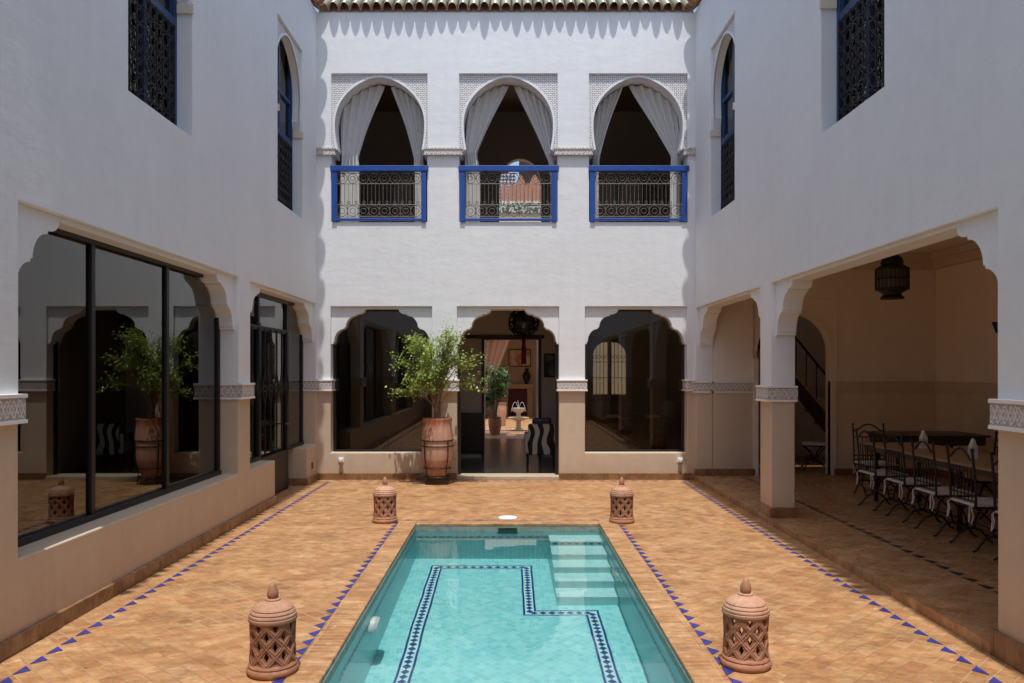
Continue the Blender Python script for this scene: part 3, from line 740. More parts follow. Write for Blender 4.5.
LO1, LO2 = (5.16, 9.37), (9.79, 13.14)
lw = side_wing('glazed_wing', TL, LO1, LO2, [(6.65, 8.0), (10.95, 12.28)], 2.90, [(.5, 4.45), LO1, (LO2[0], 10.83), (12.55, LO2[1])],
               'shaded white wing left of the pool with huge dark framed glass bays', 'building')
blue_window(TL, 6.65, 8.0, 4.13, lw, 'wide blue framed upper window with black grille'); blue_window(TL, 10.95, 12.28, 4.13, lw, 'upper window near the corner')
skirting((XL - .01, -3.3, 0), (XL + .03, 10.85, .11), lw); skirting((XL - TK, 10.83, 0), (XL + .03, 10.86, .11), lw)
skirting((XL - .3, 12.52, 0), (XL + .03, 12.55, .11), lw); skirting((XL - .01, 12.55, 0), (XL + .03, YB - .03, .11), lw)
# glazed bay 1
def bay(u0, u1, z0, z1, posts, parent, label, w0=.21, t=.06):
    f = MB()
    for u in posts: f.box((u, z0, w0), (u + t, z1, w0 + .05), 0, TL)
    f.box((u0, z0, w0 - .01), (u1, z0 + .05, w0 + .07), 0, TL); f.box((u0, z1 - .04, w0 - .01), (u1, z1, w0 + .055), 0, TL)
    win = f.build('window', M['black'], parent, bevel=.004, label=label)
    ps = sorted(posts)
    for a, b_ in zip(ps[:-1], ps[1:]):
        p = MB(); p.box((a + t, z0 + .05, w0 + .026), (b_, z1 - .06, w0 + .032), 0, TL); p.build('pane', M['glass_side'], win)
    return win
bay(5.16, 9.37, .585, 2.865, [4.95, 6.47, 7.89, 9.30], lw, 'three pane full width glass bay')
bay(.5, 4.45, .585, 2.865, [.5, 1.8, 3.1, 4.39], lw, 'unseen three pane glass bay added to brighten the sitting room')  # out of view, added so daylight reaches the sitting room
bay(12.23, 13.14, .585, 2.865, [12.23, 13.08], lw, 'narrow fixed pane beside the ironwork door')
f = MB()
for q in (((9.79, 0.0, .205), (9.85, 2.865, .27)), ((10.77, .585, .206), (10.83, 2.865, .269)), ((12.15, 0, .204), (12.229, 2.865, .271)), ((9.85, 2.805, .205), (12.15, 2.865, .27)), ((9.85, 2.35, .207), (12.15, 2.41, .268)), ((9.85, .585, .207), (10.77, .64, .268)), ((10.90, .03, .207), (12.15, .60, .25)), ((10.83, .03, .2075), (10.90, 2.35, .267))): f.box(*q, 0, TL)
dr = f.build('door', M['black'], lw, label='black steel garden door with ironwork diamonds')
p = MB(); p.box((9.85, .64, .236), (12.15, 2.805, .241), 0, TL); p.build('pane', M['glass_side'], dr)
g_ = MB()
for k in range(9):
    u = 9.95 + k * .27
    zc = 1.55
    g_.tube([TL(u, .64, .2), TL(u, zc - .22, .2), TL(u + .10, zc, .2), TL(u, zc + .22, .2), TL(u, 2.38, .2)], .013, 5)
    g_.tube([TL(u, zc - .22, .2), TL(u - .10, zc, .2), TL(u, zc + .22, .2)], .013, 5)
    g_.ring((u, zc, .2), .045, .008, TL, 12, 4)
g_.build('grille', M['black'], dr)
h = MB(); h.tube([TL(12.05, 1.0, .2), TL(12.05, 1.0, .14), TL(11.93, 1.0, .14)], .012, 6); h.build('handle', M['greyiron'], dr)
# glazed wing room
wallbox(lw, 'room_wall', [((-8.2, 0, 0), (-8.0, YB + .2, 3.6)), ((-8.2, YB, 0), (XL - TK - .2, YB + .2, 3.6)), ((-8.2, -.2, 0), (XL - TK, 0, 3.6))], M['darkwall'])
wallbox(lw, 'room_ceiling', [((-8.2, -.2, 3.6), (XL - TK, YB + .2, 3.8))], M['ceil'])
rf = MB(); rf.box((-8.2, -.2, -.1), (XL - .46, YB, -.0005)); struct(rf.build('sitting_room_floor', plain('sitting_room_tiles', (.34, .20, .12), .3, var=.2)))
# right wing (open arcade)
RO1, RO2 = (5.04, 9.38), (9.79, 13.15)
rw = side_wing('arcade_wing', TR, RO1, RO2, [(6.56, 7.89), (10.9, 12.19)], 2.83, [], 'shaded white wing right of the pool with an open dining arcade', 'building', TKR, .012, .028)
blue_window(TR, 6.56, 7.89, 4.13, rw, 'wide blue framed upper window with black grille'); blue_window(TR, 10.9, 12.19, 4.13, rw, 'upper window near the corner')
FZ = .075
skirting((XR - .03, -3.3, 0), (XR + .02, .5, .165), rw); skirting((XR - .03, 4.45, 0), (XR + .02, 5.03, .165), rw)
skirting((XR - .031, 5.03, 0.), (XR + TKR + .03, 5.07, .166), rw)
for a, b_ in (((XR - .022, 9.35), (XR + TKR + .02, 9.82)),): skirting((a[0], a[1], FZ), (b_[0], b_[1], FZ + .12), rw)
skirting((XR - .022, RO2[1] - .03, FZ), (4.05, RO2[1] + .04, FZ + .11), rw)
skirting((5.36, RO2[1] + .0, FZ), (7.05, YB + .01, FZ + .11), rw); skirting((7.02, -.2, FZ), (7.06, RO2[1], FZ + .11), rw)
# dining room floor with kerb and black tile line
df = MB()
df.poly([(3.12, -.2, FZ), (7.2, -.2, FZ), (7.2, YB + .1, FZ), (3.12, YB + .1, FZ)])
rnd_rows = []
def tri_row2(mb, x, y0, y1, m):
    n = int((y1 - y0) / .21)
    for k in range(n): a = y0 + k * .21; mb.poly([(x, a, FZ + .004), (x, a + .165, FZ + .004), (x + .085, a + .06, FZ + .004)], m)
tri_row2(df, 3.78, 0, 13.1, 1)
struct(df.build('arcade_floor', [M['floor2'], plain('black_glazed_tile', (.02, .02, .03), .3)]))
kb = MB(); kb.box((3.05, .5, 0), (3.121, 4.45, FZ + .002)); kb.box((3.05, 5.07, 0), (3.121, YB - .001, FZ + .002)); struct(kb.build('step_kerb', M['floor2'], None))
# dining room walls
w = MB()
arch = [(4.10, FZ), (4.10, 2.12)] + [(4.705 + .605 * cos(PI - PI * k / 20), 2.12 + .615 * sin(PI * k / 20)) for k in range(1, 20)] + [(5.31, 2.12), (5.31, FZ)]
def endwall(z0, z1, w0, w1, mb, x0=XR + TKR, x1=7.25):
    ar = [(x, z) for x, z in arch if z0 <= z <= z1]
    return ar
w.prism([(4.10, 1.53), (3.461, 1.53), (3.461, 3.75), (7.25, 3.75), (7.25, 1.53), (5.31, 1.53)] + arch[1:-1][::-1], YB, YB + .2, lambda u, v, q: (u, q, v))
w.build('dining_end_wall', M['room'], rw)
w = MB(); w.box((3.362, YB - .05, 1.53), (4.02, YB + .01, 3.715)); w.build('dining_end_wall', M['room'], rw)
wallbox(rw, 'dining_side_wall', [((7.05, -.2, 1.53), (7.25, YB, 3.75)), ((XR + TKR, -.4, 1.53), (7.25, -.2, 3.75))], M['room'])
wallbox(rw, 'dining_dado', [((3.362, YB - .05, 0), (4.10, YB + .2, 1.53))], M['dado'])
wallbox(rw, 'dining_dado', [((5.31, YB, 0), (7.25, YB + .2, 1.53))], M['ochre'])
wallbox(rw, 'dining_dado', [((7.05, -.2, 0), (7.25, YB, 1.53)), ((XR + TKR, -.4, 0), (7.25, -.2, 1.53))], M['ochre'])
wallbox(rw, 'dado_band', [((XR + TKR - .03, YB - .07, ZB0 - .03), (4.02, YB + .01, ZB1 - .03))], M['bandR'])
wallbox(rw, 'dado_band', [((5.40, YB - .025, 1.44), (7.05, YB + .01, 1.62)), ((7.025, -.2, 1.44), (7.06, YB - .025, 1.62))], M['roomband'])
wallbox(rw, 'dining_ceiling', [((XR + TKR, -.4, 3.72), (7.25, YB + .2, 3.9))], M['ceil'])
cn = MB()
for (a, b_) in (((XR + TKR, YB - .10, 3.46), (7.05, YB + .002, 3.60)), ((6.95, -.2, 3.46), (7.052, YB - .10, 3.60)), ((XR + TKR, YB - .16, 3.60), (7.05, YB - .0005, 3.715)), ((6.89, -.2, 3.601), (7.0515, YB - .16, 3.714)), ((XR + TKR - .01, -.2, 3.46), (XR + TKR + .10, YB - .1, 3.60))): cn.box(a, b_)
cn.build('carved_cornice', M['roomband'], rw)
sr = MB()
for k in range(20):
    a0, a1 = PI * k / 20, PI * (k + 1) / 20
    sr.prism([(4.705 + r * cos(a), 2.12 + r * 1.015 * sin(a)) for r, a in ((.605, a0), (.64, a0), (.64, a1), (.605, a1))], YB - .015, YB + .1, lambda u, v, q: (u, q, v))
sr.box((5.395, YB - .014, 1.62), (5.43, YB + .05, 2.95)); sr.box((4.0, YB - .014, 2.95), (5.43, YB + .05, 2.98))
sr.build('arch_moulding', M['room'], rw)
for q in (((4.02, YB - .08, FZ), (4.10, YB + .1, 2.0)), ((5.31, YB - .03, FZ), (5.40, YB + .1, 1.62))):
    sr = MB(); sr.box(*q); sr.build('door_jamb', M['cream'], rw)
# stair hall beyond the arched doorway
wallbox(rw, 'stair_hall_wall', [((3.9, 16.4, 0), (7.0, 16.6, 4.2)), ((3.7, YB + .2, 0), (3.9, 16.6, 4.2)), ((6.8, YB + .2, 0), (7.0, 16.4, 4.2))], M['darkwall'])
wallbox(rw, 'stair_hall_ceiling', [((3.7, YB + .2, 4.2), (7.0, 16.6, 4.3))], M['ceil'])
rf = MB(); rf.box((3.7, YB + .1, -.05), (7.0, 16.6, FZ - .001)); struct(rf.build('stair_hall_floor', M['floor2']))
stt = empty('staircase', (5.0, 15.4, FZ), 'orange brown wooden staircase rising inside the arched doorway of the arcade', 'staircase')
for k in range(11):
    x = 4.35 + .19 * k; z = 2.9 - .24 * k
    mb = MB(); mb.box((x, 14.9, z), (x + .24, 15.9, z + .05)); mb.build('tread', plain('stair_wood', (.50, .24, .10), .5, var=.3) if k == 0 else bpy.data.materials['stair_wood'], stt, bevel=.005)
mb = MB(); mb.prism([(4.3, 2.9), (4.3, 2.66), (6.3, .12), (6.5, .12), (6.5, .3)], 14.86, 14.9, lambda u, v, q: (u, q, v)); mb.build('stringer', M['wood'], stt)
mb = MB(); mb.tube([(4.3, 14.88, 3.7), (6.4, 14.88, 1.1)], .022, 6)
for k in range(11): x = 4.4 + .19 * k; mb.bar((x, 14.88, 2.95 - .24 * k), (x, 14.88, 3.58 - .235 * k), .011, 5)
mb.build('handrail', M['iron'], stt)
# sconce on right dining wall
sc = empty('wall_sconce', (7.0, 11.5, 2.35), 'small dark metal sconce on the dining arcade wall behind the near pillar', 'wall sconce')
mb = MB(); mb.lathe([(.0, 0), (.015, .0), (.07, .16), (.06, .16), (.0, .04)], (6.95, 11.38, 2.33), 12); mb.build('shade', M['iron'], sc)
mb = MB(); mb.box((7.03, 11.35, 2.30), (7.05, 11.41, 2.46)); mb.bar((7.03, 11.38, 2.36), (6.95, 11.38, 2.35), .01); mb.build('bracket', M['iron'], sc)
# rear wall behind the camera
rr = empty('rear_wall', (0, -3.4, 0), 'plain white courtyard wall closing the court behind the viewer', 'wall')
w = MB(); w.slab([XL - TK, -1.1, 1.1, XR + TK], [1.5, 2.6, 5.2], lambda u, v: not (abs(u) < 1.1 and v < 2.6), 0, .4, lambda u, v, q: (u, -3.4 - q, v)); w.build('wall', M['white'], rr)
w = MB(); w.slab([XL - TK, -1.1, 1.1, XR + TK], [0, 1.5], lambda u, v: not abs(u) < 1.1, 0, .4, lambda u, v, q: (u, -3.4 - q, v)); build_pieces(w, 'lower_wall', M['dado'], rr)
w = MB(); w.box((-1.1, -3.7, 0), (1.1, -3.62, 2.6)); w.build('door', M['wood'], rr)
# ================================================================== INNER PATIO beyond the hall
pt = MB(); pt.poly([(-9, 17.6, -.004), (9, 17.6, -.004), (9, 34, -.004), (-9, 34, -.004)])
pt.poly([(-1.4, 23.75, 0), (1.6, 23.75, 0), (1.6, 24.1, 0), (-1.4, 24.1, 0)], 1)
pt.poly([(-1.4, 22.5, 0), (1.6, 22.5, 0), (1.6, 22.62, 0), (-1.4, 22.62, 0)], 1)
struct(pt.build('patio_floor', [M['floor'], M['blue_tile']]))
pb = empty('patio_building', (0, 29.5, 0), 'tan patio loggia seen through the hall with an arched opening and mantel', 'building')
arc2 = [(-1.05, 0), (-1.05, 2.3)] + [(.15 + 1.2 * cos(PI - PI * k / 20), 2.3 + 1.05 * sin(PI * k / 20)) for k in range(1, 20)] + [(1.35, 2.3), (1.35, 0)]
w = MB(); w.prism([(-1.05, 0), (-9, 0), (-9, 4.2), (9, 4.2), (9, 0), (1.35, 0)] + arc2[1:-1][::-1], 29.0, 29.35, lambda u, v, q: (u, q, v)); w.build('wall', M['cream'], pb)
wallbox(pb, 'back_wall', [((-4, 32.0, 0), (4, 32.2, 4.2))], plaster('loggia_plaster', (.42, .31, .21)))
wallbox(pb, 'roof', [((-9, 30.6, 4.2), (9, 32.2, 4.4)), ((-9, 29.0, 4.2), (9, 30.6, 4.4))], M['cream'])  # unseen roof, its front part added to dim the loggia
wallbox(pb, 'mantel', [((-.35, 31.75, 1.08), (1.0, 32.0, 1.26)), ((-.30, 31.85, 0), (-.02, 32.0, 1.08)), ((.75, 31.85, 0), (.98, 32.0, 1.08))], plain('mantel_stone', (.44, .28, .14), .8, var=.1))
wallbox(pb, 'hearth', [((-.02, 31.9, 0), (.75, 32.0, 1.08))], plain('hearth_red', (.10, .02, .015), .8))
side = empty('garden_wall', (2.4, 19.6, 0), 'sunlit tan wall seen through the grille windows behind the facade rooms', 'wall')
wallbox(side, 'wall', [((1.4, 19.6, 0), (9, 19.8, 3.6))], M['cream'])
side = empty('garden_wall', (-2.4, 19.6, 0), 'sunlit tan wall beyond the left facade room behind the potted shrub', 'wall')
wallbox(side, 'wall', [((-9, 19.6, 0), (-1.4, 19.8, 3.6))], M['room'])
# fountain
fo = empty('fountain', (.30, 23.9, 0), 'cream marble two bowl fountain splashing in the inner patio seen through the doorway', 'fountain')
mb = MB(); mb.lathe([(0, 0), (.14, 0), (.14, .04), (.08, .07), (.07, .28), (.10, .31), (0, .31)], (.30, 23.9, 0), 20); mb.build('pedestal', M['stone'], fo, smooth=True)
mb = MB(); mb.lathe([(0, .30), (.12, .30), (.31, .37), (.32, .40), (.29, .40), (.1, .35), (0, .35)], (.30, 23.9, 0), 28); mb.build('lower_bowl', M['stone'], fo, smooth=True)
mb = MB(); mb.lathe([(0, .34), (.07, .36), (.06, .52), (.12, .56), (.19, .60), (.2, .68), (.18, .68), (.05, .62), (0, .62)], (.30, 23.9, 0), 24); mb.build('upper_bowl', M['stone'], fo, smooth=True)
mb = MB()
mb.tube([(.30, 23.9, .62), (.29, 23.9, .80), (.28, 23.9, .90)], .006, 5)
for s in (-1, 1): mb.tube([(.30 + s * .22 * t, 23.9, .62 + 1.0 * t - 1.05 * t * t) for t in [k / 8 for k in range(9)]], .004, 5)
mb.build('water_jet', M['whitem'], fo)
# ------------------------------------------------------------------ foliage
def leafcloud(mb, pts, size, rnd, m=0, droop=.3):
    for p in pts:
        l = size * rnd.uniform(.7, 1.35); wd = l * rnd.uniform(.28, .42)
        a = rnd.uniform(0, 2 * PI); e = rnd.uniform(-.9, .6) - droop
        d = Vector((cos(a) * cos(e), sin(a) * cos(e), sin(e))); s = d.cross(Vector((rnd.uniform(-.4, .4), rnd.uniform(-.4, .4), 1))).normalized(); nn = d.cross(s)
        p = Vector(p)
        mb.poly([p, p + d * l * .5 + s * wd + nn * l * .06, p + d * l, p + d * l * .5 - s * wd + nn * l * .06], m)
def bush(name, loc, stems, blobs, size, label, cat, mleaf, seed, stemr=.012, per=330, group=None, up=.7):
    rnd = random.Random(seed); root = empty(name, loc, label, cat, group)
    L0 = Vector(loc); sm = MB(); tips = []
    for (bx, by, bz, r) in blobs:
        b0 = L0 + Vector((rnd.uniform(-.05, .05), rnd.uniform(-.05, .05), 0)); e = L0 + Vector((bx, by, bz))
        mid = b0.lerp(e, .5) + Vector((rnd.uniform(-.06, .06), rnd.uniform(-.06, .06), .06)); mid.x = L0.x + (mid.x - L0.x) * up; mid.y = L0.y + (mid.y - L0.y) * up; mid.z += (.7 - up) * .5
        pts = []
        for k in range(9): t = k / 8; pts.append((1 - t) ** 2 * b0 + 2 * t * (1 - t) * mid + t * t * e)
        sm.tube(pts, [stemr * (1 - .7 * k / 8) for k in range(9)], 6)
        for k in range(7):
            t0 = rnd.uniform(.45, 1); s = pts[int(t0 * 8)]
            q = e + Vector((rnd.gauss(0, 1), rnd.gauss(0, 1), rnd.gauss(0, 1))).normalized() * r * rnd.uniform(.6, 1.15)
            m2 = s.lerp(q, .5) + Vector((0, 0, .05)); sm.tube([s, m2, q], [stemr * .35, stemr * .25, stemr * .12], 4); tips.append((s, m2, q))
    sm.build('trunk', M['bark'], root, smooth=True)
    lm = MB(); pts = []
    for (s, m2, q) in tips:
        for _ in range(per // 7):
            t = rnd.uniform(.25, 1.08); p = (s.lerp(m2, t * 2) if t < .5 else m2.lerp(q, (t - .5) * 2))
            pts.append(p + Vector((rnd.gauss(0, .035), rnd.gauss(0, .035), rnd.gauss(0, .035))))
    leafcloud(lm, pts, size, rnd)
    lm.build('crown', mleaf, root, fix=False)
    return root
PCX, PCY = -1.13, 12.70
rnd = random.Random(3)
blobs = []
for k in range(30):
    a = rnd.uniform(0, 2 * PI); h = rnd.uniform(.58, 1.36); rr_ = rnd.uniform(.1, .62) * (1 - .25 * abs(h - .8))
    blobs.append((cos(a) * rr_ * 1.0 - .06, sin(a) * rr_ * .6 - .05, h, rnd.uniform(.13, .24)))
blobs += [(.62, -.1, 1.02, .16), (.66, -.15, .62, .13), (-.70, 0, .95, .14), (-.62, -.1, .45, .12), (.3, 0, 1.28, .15), (-.35, 0, 1.30, .15)]
bush('potted_shrub', (PCX, PCY, 1.0), 8, blobs, .045, 'bushy light green shrub growing out of the tall terracotta urn', 'plant', M['leaf'], 11, .009, 135, None, .2)
# pot
po = empty('terracotta_urn', (PCX, PCY, 0), 'tall barrel shaped terracotta urn with dark rim on an iron stand beside the doorway', 'plant pot')
prof = [(.0, .14), (.150, .14), (.185, .22), (.205, .30), (.232, .42), (.25, .55), (.252, .70), (.240, .84), (.224, .95), (.232, 1.0), (.238, 1.04), (.205, 1.045), (.195, 1.0), (.0, .99)]
mb = MB(); mb.lathe([p for p in prof if p[1] <= .43 or True], (PCX, PCY, 0), 48)
pm, nt, b = newmat('urn_clay'); gpos = coords(nt); sp = N(nt, 'ShaderNodeSeparateXYZ'); L(nt, gpos, sp.inputs[0])
zz = math_(nt, 'ADD', sp.outputs[2], math_(nt, 'MULTIPLY', noise_(nt, gpos, 6, 3), .06))
col = ramp(nt, math_(nt, 'DIVIDE', zz, 1.1), [(0., (.36, .15, .08)), (.38, (.38, .16, .09)), (.40, (.50, .32, .23)), (.60, (.48, .30, .21)), (.62, (.42, .19, .11)), (.66, (.44, .24, .16)), (.86, (.44, .20, .12)), (.885, (.38, .12, .05))])
col = mixc(nt, ramp(nt, noise_(nt, coords(nt, scale=(3, 3, .6)), 6, 5, .7), [(.45, 0.), (.7, .6)]), col, (.60, .45, .36)); L(nt, col, b.inputs['Base Color']); b.inputs['Roughness'].default_value = .7
bump(nt, b, noise_(nt, gpos, 40, 3), .2, .004)
mb.build('urn_body', pm, po, smooth=True)
mb = MB(); mb.lathe([(0, .97), (.20, .97), (.2, .985), (0, .99)], (PCX, PCY, .012), 24); mb.build('soil', M['soil'], po)
mb = MB()
for z, r in ((.70, .256), (.61, .256), (.26, .212)): mb.ring((0, 0, 0), r, .009, lambda a, b_, c_, z=z: (PCX + a, PCY + b_, z), 40, 6)
for k in range(4):
    a = PI / 4 + PI / 2 * k; mb.tube([(PCX + cos(a) * q, PCY + sin(a) * q, z) for q, z in ((.262, .71), (.258, .45), (.225, .26), (.205, .12), (.23, 0.01))], .009, 6)
mb.ring((0, 0, 0), .2, .01, lambda a, b_, c_: (PCX + a, PCY + b_, .12), 32, 6)
mb.build('iron_stand', M['iron'], po)
# ------------------------------------------------------------------ pierced lanterns
def pierced_lantern(name, loc, label, group):
    root = empty(name, (0, 0, 0), label, 'lantern', group)
    mb = MB(); mb.lathe([(0, 0), (.155, 0), (.163, .012), (.163, .03), (.155, .04), (.150, .046), (.154, .052), (.150, .064), (.143, .07), (.12, .07), (.12, .02), (0, .02)], n=48); mb.build('base', M['terra'], root, smooth=True)
    nu, nv = 192, 54; z0, z1 = .066, .318; Nn = 8; rows = 2.2; mb = MB()
    def rad(v): return .143 - .006 * sin(PI * v)
    def hole(u, v):
        a = u * Nn + v * rows; c_ = u * Nn - v * rows
        p, q = a - math.floor(a) - .5, c_ - math.floor(c_) - .5
        dx, dz = (p + q), (p - q)
        band = abs(p) > .36 or abs(q) > .36
        h = (abs(dx) / .31 + abs(dz) / .58 < 1) or (abs(dx) / .40 + abs(dz) / .20 < 1) 
        return h and not band, band, min(.5 - abs(p), .5 - abs(q))
    ids = {}
    def V(i, j, lay):
        i %= nu; k = (i, j, lay)
        if k not in ids:
            u, v = i / nu, j / nv; h, bd, e = hole(u, v); r = rad(v) + (.005 if bd and lay == 0 else 0) + (-.003 if bd and e < .03 and lay == 0 else 0) - lay * .017
            a = 2 * PI * u; ids[k] = mb.vert((r * cos(a), r * sin(a), z0 + (z1 - z0) * v))
        return ids[k]
    cell = [[not (0.05 < (j + .5) / nv < .94 and hole((i + .5) / nu, (j + .5) / nv)[0]) for j in range(nv)] for i in range(nu)]
    for i in range(nu):
        for j in range(nv):
            if not cell[i][j]: continue
            mb.face((V(i, j, 0), V(i + 1, j, 0), V(i + 1, j + 1, 0), V(i, j + 1, 0))); mb.face((V(i, j, 1), V(i, j + 1, 1), V(i + 1, j + 1, 1), V(i + 1, j, 1)))
            for (di, dj, a, b_) in ((-1, 0, (i, j), (i, j + 1)), (1, 0, (i + 1, j), (i + 1, j + 1)), (0, -1, (i, j), (i + 1, j)), (0, 1, (i, j + 1), (i + 1, j + 1))):
                jj = j + dj
                if 0 <= jj < nv and not cell[(i + di) % nu][jj]: mb.face((V(*a, 0), V(*b_, 0), V(*b_, 1), V(*a, 1)))
    mb.build('pierced_body', [M['terra_body']], root, fix=False)
    mb = MB()
    pr = [(0, .330), (.150, .330), (.153, .338), (.152, .352), (.146, .358), (.150, .364), (.148, .374), (.138, .382), (.142, .388), (.138, .398), (.126, .405), (.129, .411), (.122, .422), (.095, .437), (.065, .452), (.048, .462), (.05, .468), (.045, .475), (0, .475)]
    pr = [(a, .312 + (b - .33) * .88) for a, b in pr]; mb.lathe(pr, n=48); mb.build('lid', M['terra_light'], root, smooth=True)
    mb = MB(); mb.lathe([(0, .432), (.026, .434), (.034, .447), (.036, .467), (.030, .490), (.020, .510), (.012, .527), (0, .533)], n=24); mb.build('finial', M['terra'], root, smooth=True)
    root.location = loc; return root
LG = 'pierced terracotta lanterns around the pool'
la = pierced_lantern('terracotta_lantern', (-1.408, 4.78, .003), 'pierced terracotta lantern in the foreground left of the pool, rounded finial', LG); la.scale = (.93, .93, 1)
for loc, lab, rz in (((1.45, 4.89, .003), 'pierced terracotta lantern in the foreground right of the pool, pointed finial', .3),
                     ((-1.47, 9.52, .003), 'small looking pierced lantern at the far left corner of the pool near the urn', .8),
                     ((1.345, 9.50, .003), 'small looking pierced lantern at the far right corner of the pool by the steps', 1.3)):
    c_ = copy_tree(la); c_.location = loc; c_.rotation_euler.z = rz; c_['label'] = lab; c_.scale = (.93, .93, 1)
# ------------------------------------------------------------------ balcony railings
labs = ['left', 'middle', 'right']
def railing(a, b_, lab):
    root = empty('balcony_railing', ((a + b_) / 2, YB, GZ0), lab, 'railing', 'blue balcony railings of the gallery')
    f = MB(); y0, y1 = YB - .03, YB + .03
    f.box((a - .01, YB - .04, 5.085), (b_ + .02, YB + .045, 5.175)); f.box((a + .015, y0, GZ0), (a + .095, y1, 5.08)); f.box((b_ - .095, y0, GZ0), (b_ - .015, y1, 5.08)); f.box((a + .095, y0 + .005, GZ0 + .02), (b_ - .095, y1 - .005, GZ0 + .06))
    f.build('frame', M['blue'], root, bevel=.005)
    g_ = MB(); x0, x1 = a + .095, b_ - .095; H = 5.08 - GZ0 - .06; zb_ = GZ0 + .06
    for fz in (.03, .29, .74, .97): g_.bar((x0, YB, zb_ + H * fz), (x1, YB, zb_ + H * fz), .0065, 6)
    n = 11; p = (x1 - x0) / n
    for k in range(n + 1): g_.bar((x0 + p * k, YB, zb_ + H * .29), (x0 + p * k, YB, zb_ + H * .74), .005, 5)
    for k in range(n):
        xc = x0 + p * (k + .5)
        g_.bar((xc, YB, zb_ + H * .29), (xc, YB, zb_ + H * .74), .0035, 5)
        g_.ring((xc, zb_ + H * .34, 0), .022, .005, lambda u, v, w: (u, YB, v), 9, 4)
    n = 8; p = (x1 - x0) / n
    for k in range(n):
        xc = x0 + p * (k + .5)
        for zc, r in ((zb_ + H * .16, H * .115), (zb_ + H * .855, H * .105)):
            g_.ring((xc, zc, 0), r, .006, lambda u, v, w: (u, YB, v), 14, 5); g_.ring((xc, zc, 0), r * .5, .005, lambda u, v, w: (u, YB, v), 9, 4)
            g_.bar((xc + r, YB, zc), (xc + p - r, YB, zc), .006, 4) if k < n - 1 else None
        g_.bar((xc + p / 2, YB, zb_ + H * .03), (xc + p / 2, YB, zb_ + H * .29), .006, 4)
    g_.build('grille', M['greyiron'], root)
for (a, b_), lab in zip(GO, ('blue balcony railing under the left gallery arch', 'blue balcony railing under the middle gallery arch above the doorway', 'blue balcony railing under the right gallery arch')): railing(a, b_, lab)
# ------------------------------------------------------------------ curtains
def curtain(top_in, out_x, tie_in, tie_out, z_tie, bot_in, bot_out, uc, zc, r, lab, seed, bottom=True):
    """cloth from the arch soffit, gathered at the tie, then hanging to the floor"""
    rnd = random.Random(seed); mb = MB(); nu, nv = 44, 40; y = YB + .33; s = 1 if top_in > out_x else -1
    ph = rnd.uniform(0, 6); ids = []
    for j in range(nv + 1):
        t = j / nv; row = []
        for i in range(nu + 1):
            f = i / nu                                          # 0 = outer edge, 1 = inner edge
            if t < .62:
                q = t / .62
                # the head follows the arch
                xh = out_x + (top_in - out_x) * f
                zh = zc + math.sqrt(max(.0, r * r - (xh - uc) ** 2)) * 1.04 - .02 if abs(xh - uc) < r else zc
                xt = tie_out + (tie_in - tie_out) * f
                k = q ** (1.25 if f > .3 else 1.0)
                bow = .06 * sin(PI * q) * (f) * -s
                x = xh + (xt - xh) * k + bow; z = zh + (z_tie - zh) * (q + .10 * sin(PI * q) * (1 - f))
                fold = .035 * (1 - .5 * q)
            else:
                q = (t - .62) / .38; q2 = min(1, q * 3)
                xt = tie_out + (tie_in - tie_out) * f; xb = bot_out + (bot_in - bot_out) * f
                x = xt + (xb - xt) * (q2 * q2 * (3 - 2 * q2)); z = z_tie + (GZ0 + .03 - z_tie) * q; fold = .028
            x += .008 * sin(f * 30 + ph)
            yy = y + fold * (sin(f * 2 * PI * 5.3 + ph) + .4 * sin(f * 2 * PI * 11 + 2 * ph + t * 3)) 
            row.append(mb.vert((x, yy, z)))
        ids.append(row)
        if not bottom and t > .60: break
    for j in range(len(ids) - 1):
        for i in range(nu): mb.face((ids[j][i], ids[j][i + 1], ids[j + 1][i + 1], ids[j + 1][i]))
    o = mb.build('curtain', M['cloth'], None, fix=False)
    for q in o.data.polygons: q.use_smooth = True
    md = o.modifiers.new('t', 'SOLIDIFY'); md.thickness = .004
    tag(o, lab, 'curtain', 'linen curtains tied back in the gallery arches')
RS = .735
zc_ = GZ1 - .055 - .74 * 1.04
def cx(px, Y=13.53): return (px - 508.5) * Y / 800
C = [((GO[0][0] + GO[0][1]) / 2), 0., (GO[2][0] + GO[2][1]) / 2]
curtain(cx(385), C[0] - .72, cx(359), cx(341), 5.42, cx(359.5), cx(339.5), C[0], zc_, RS, 'wide linen curtain tied to the left side of the left gallery arch', 1)
curtain(cx(391), C[0] + .72, cx(414), cx(423), 5.40, cx(415), cx(423.5), C[0], zc_, RS, 'linen curtain tied to the right side of the left gallery arch', 2)
curtain(cx(509), C[1] - .72, cx(477), cx(464), 5.48, cx(480), cx(465), C[1], zc_, RS, 'linen curtain hanging on the left side of the middle gallery arch', 3)
curtain(cx(514), C[1] + .72, cx(549), cx(555.5), 5.32, cx(551), cx(556), C[1], zc_, RS, 'linen curtain swept to the right side of the middle gallery arch', 4, True)
curtain(cx(622), C[2] - .72, cx(599), cx(593), 5.40, cx(598), cx(592), C[2], zc_, RS, 'narrow linen curtain swept to the left side of the right gallery arch', 5)
curtain(cx(629), C[2] + .72, cx(671), cx(681), 5.42, cx(670), cx(680), C[2], zc_, RS, 'wide linen curtain tied to the right side of the right gallery arch', 6)
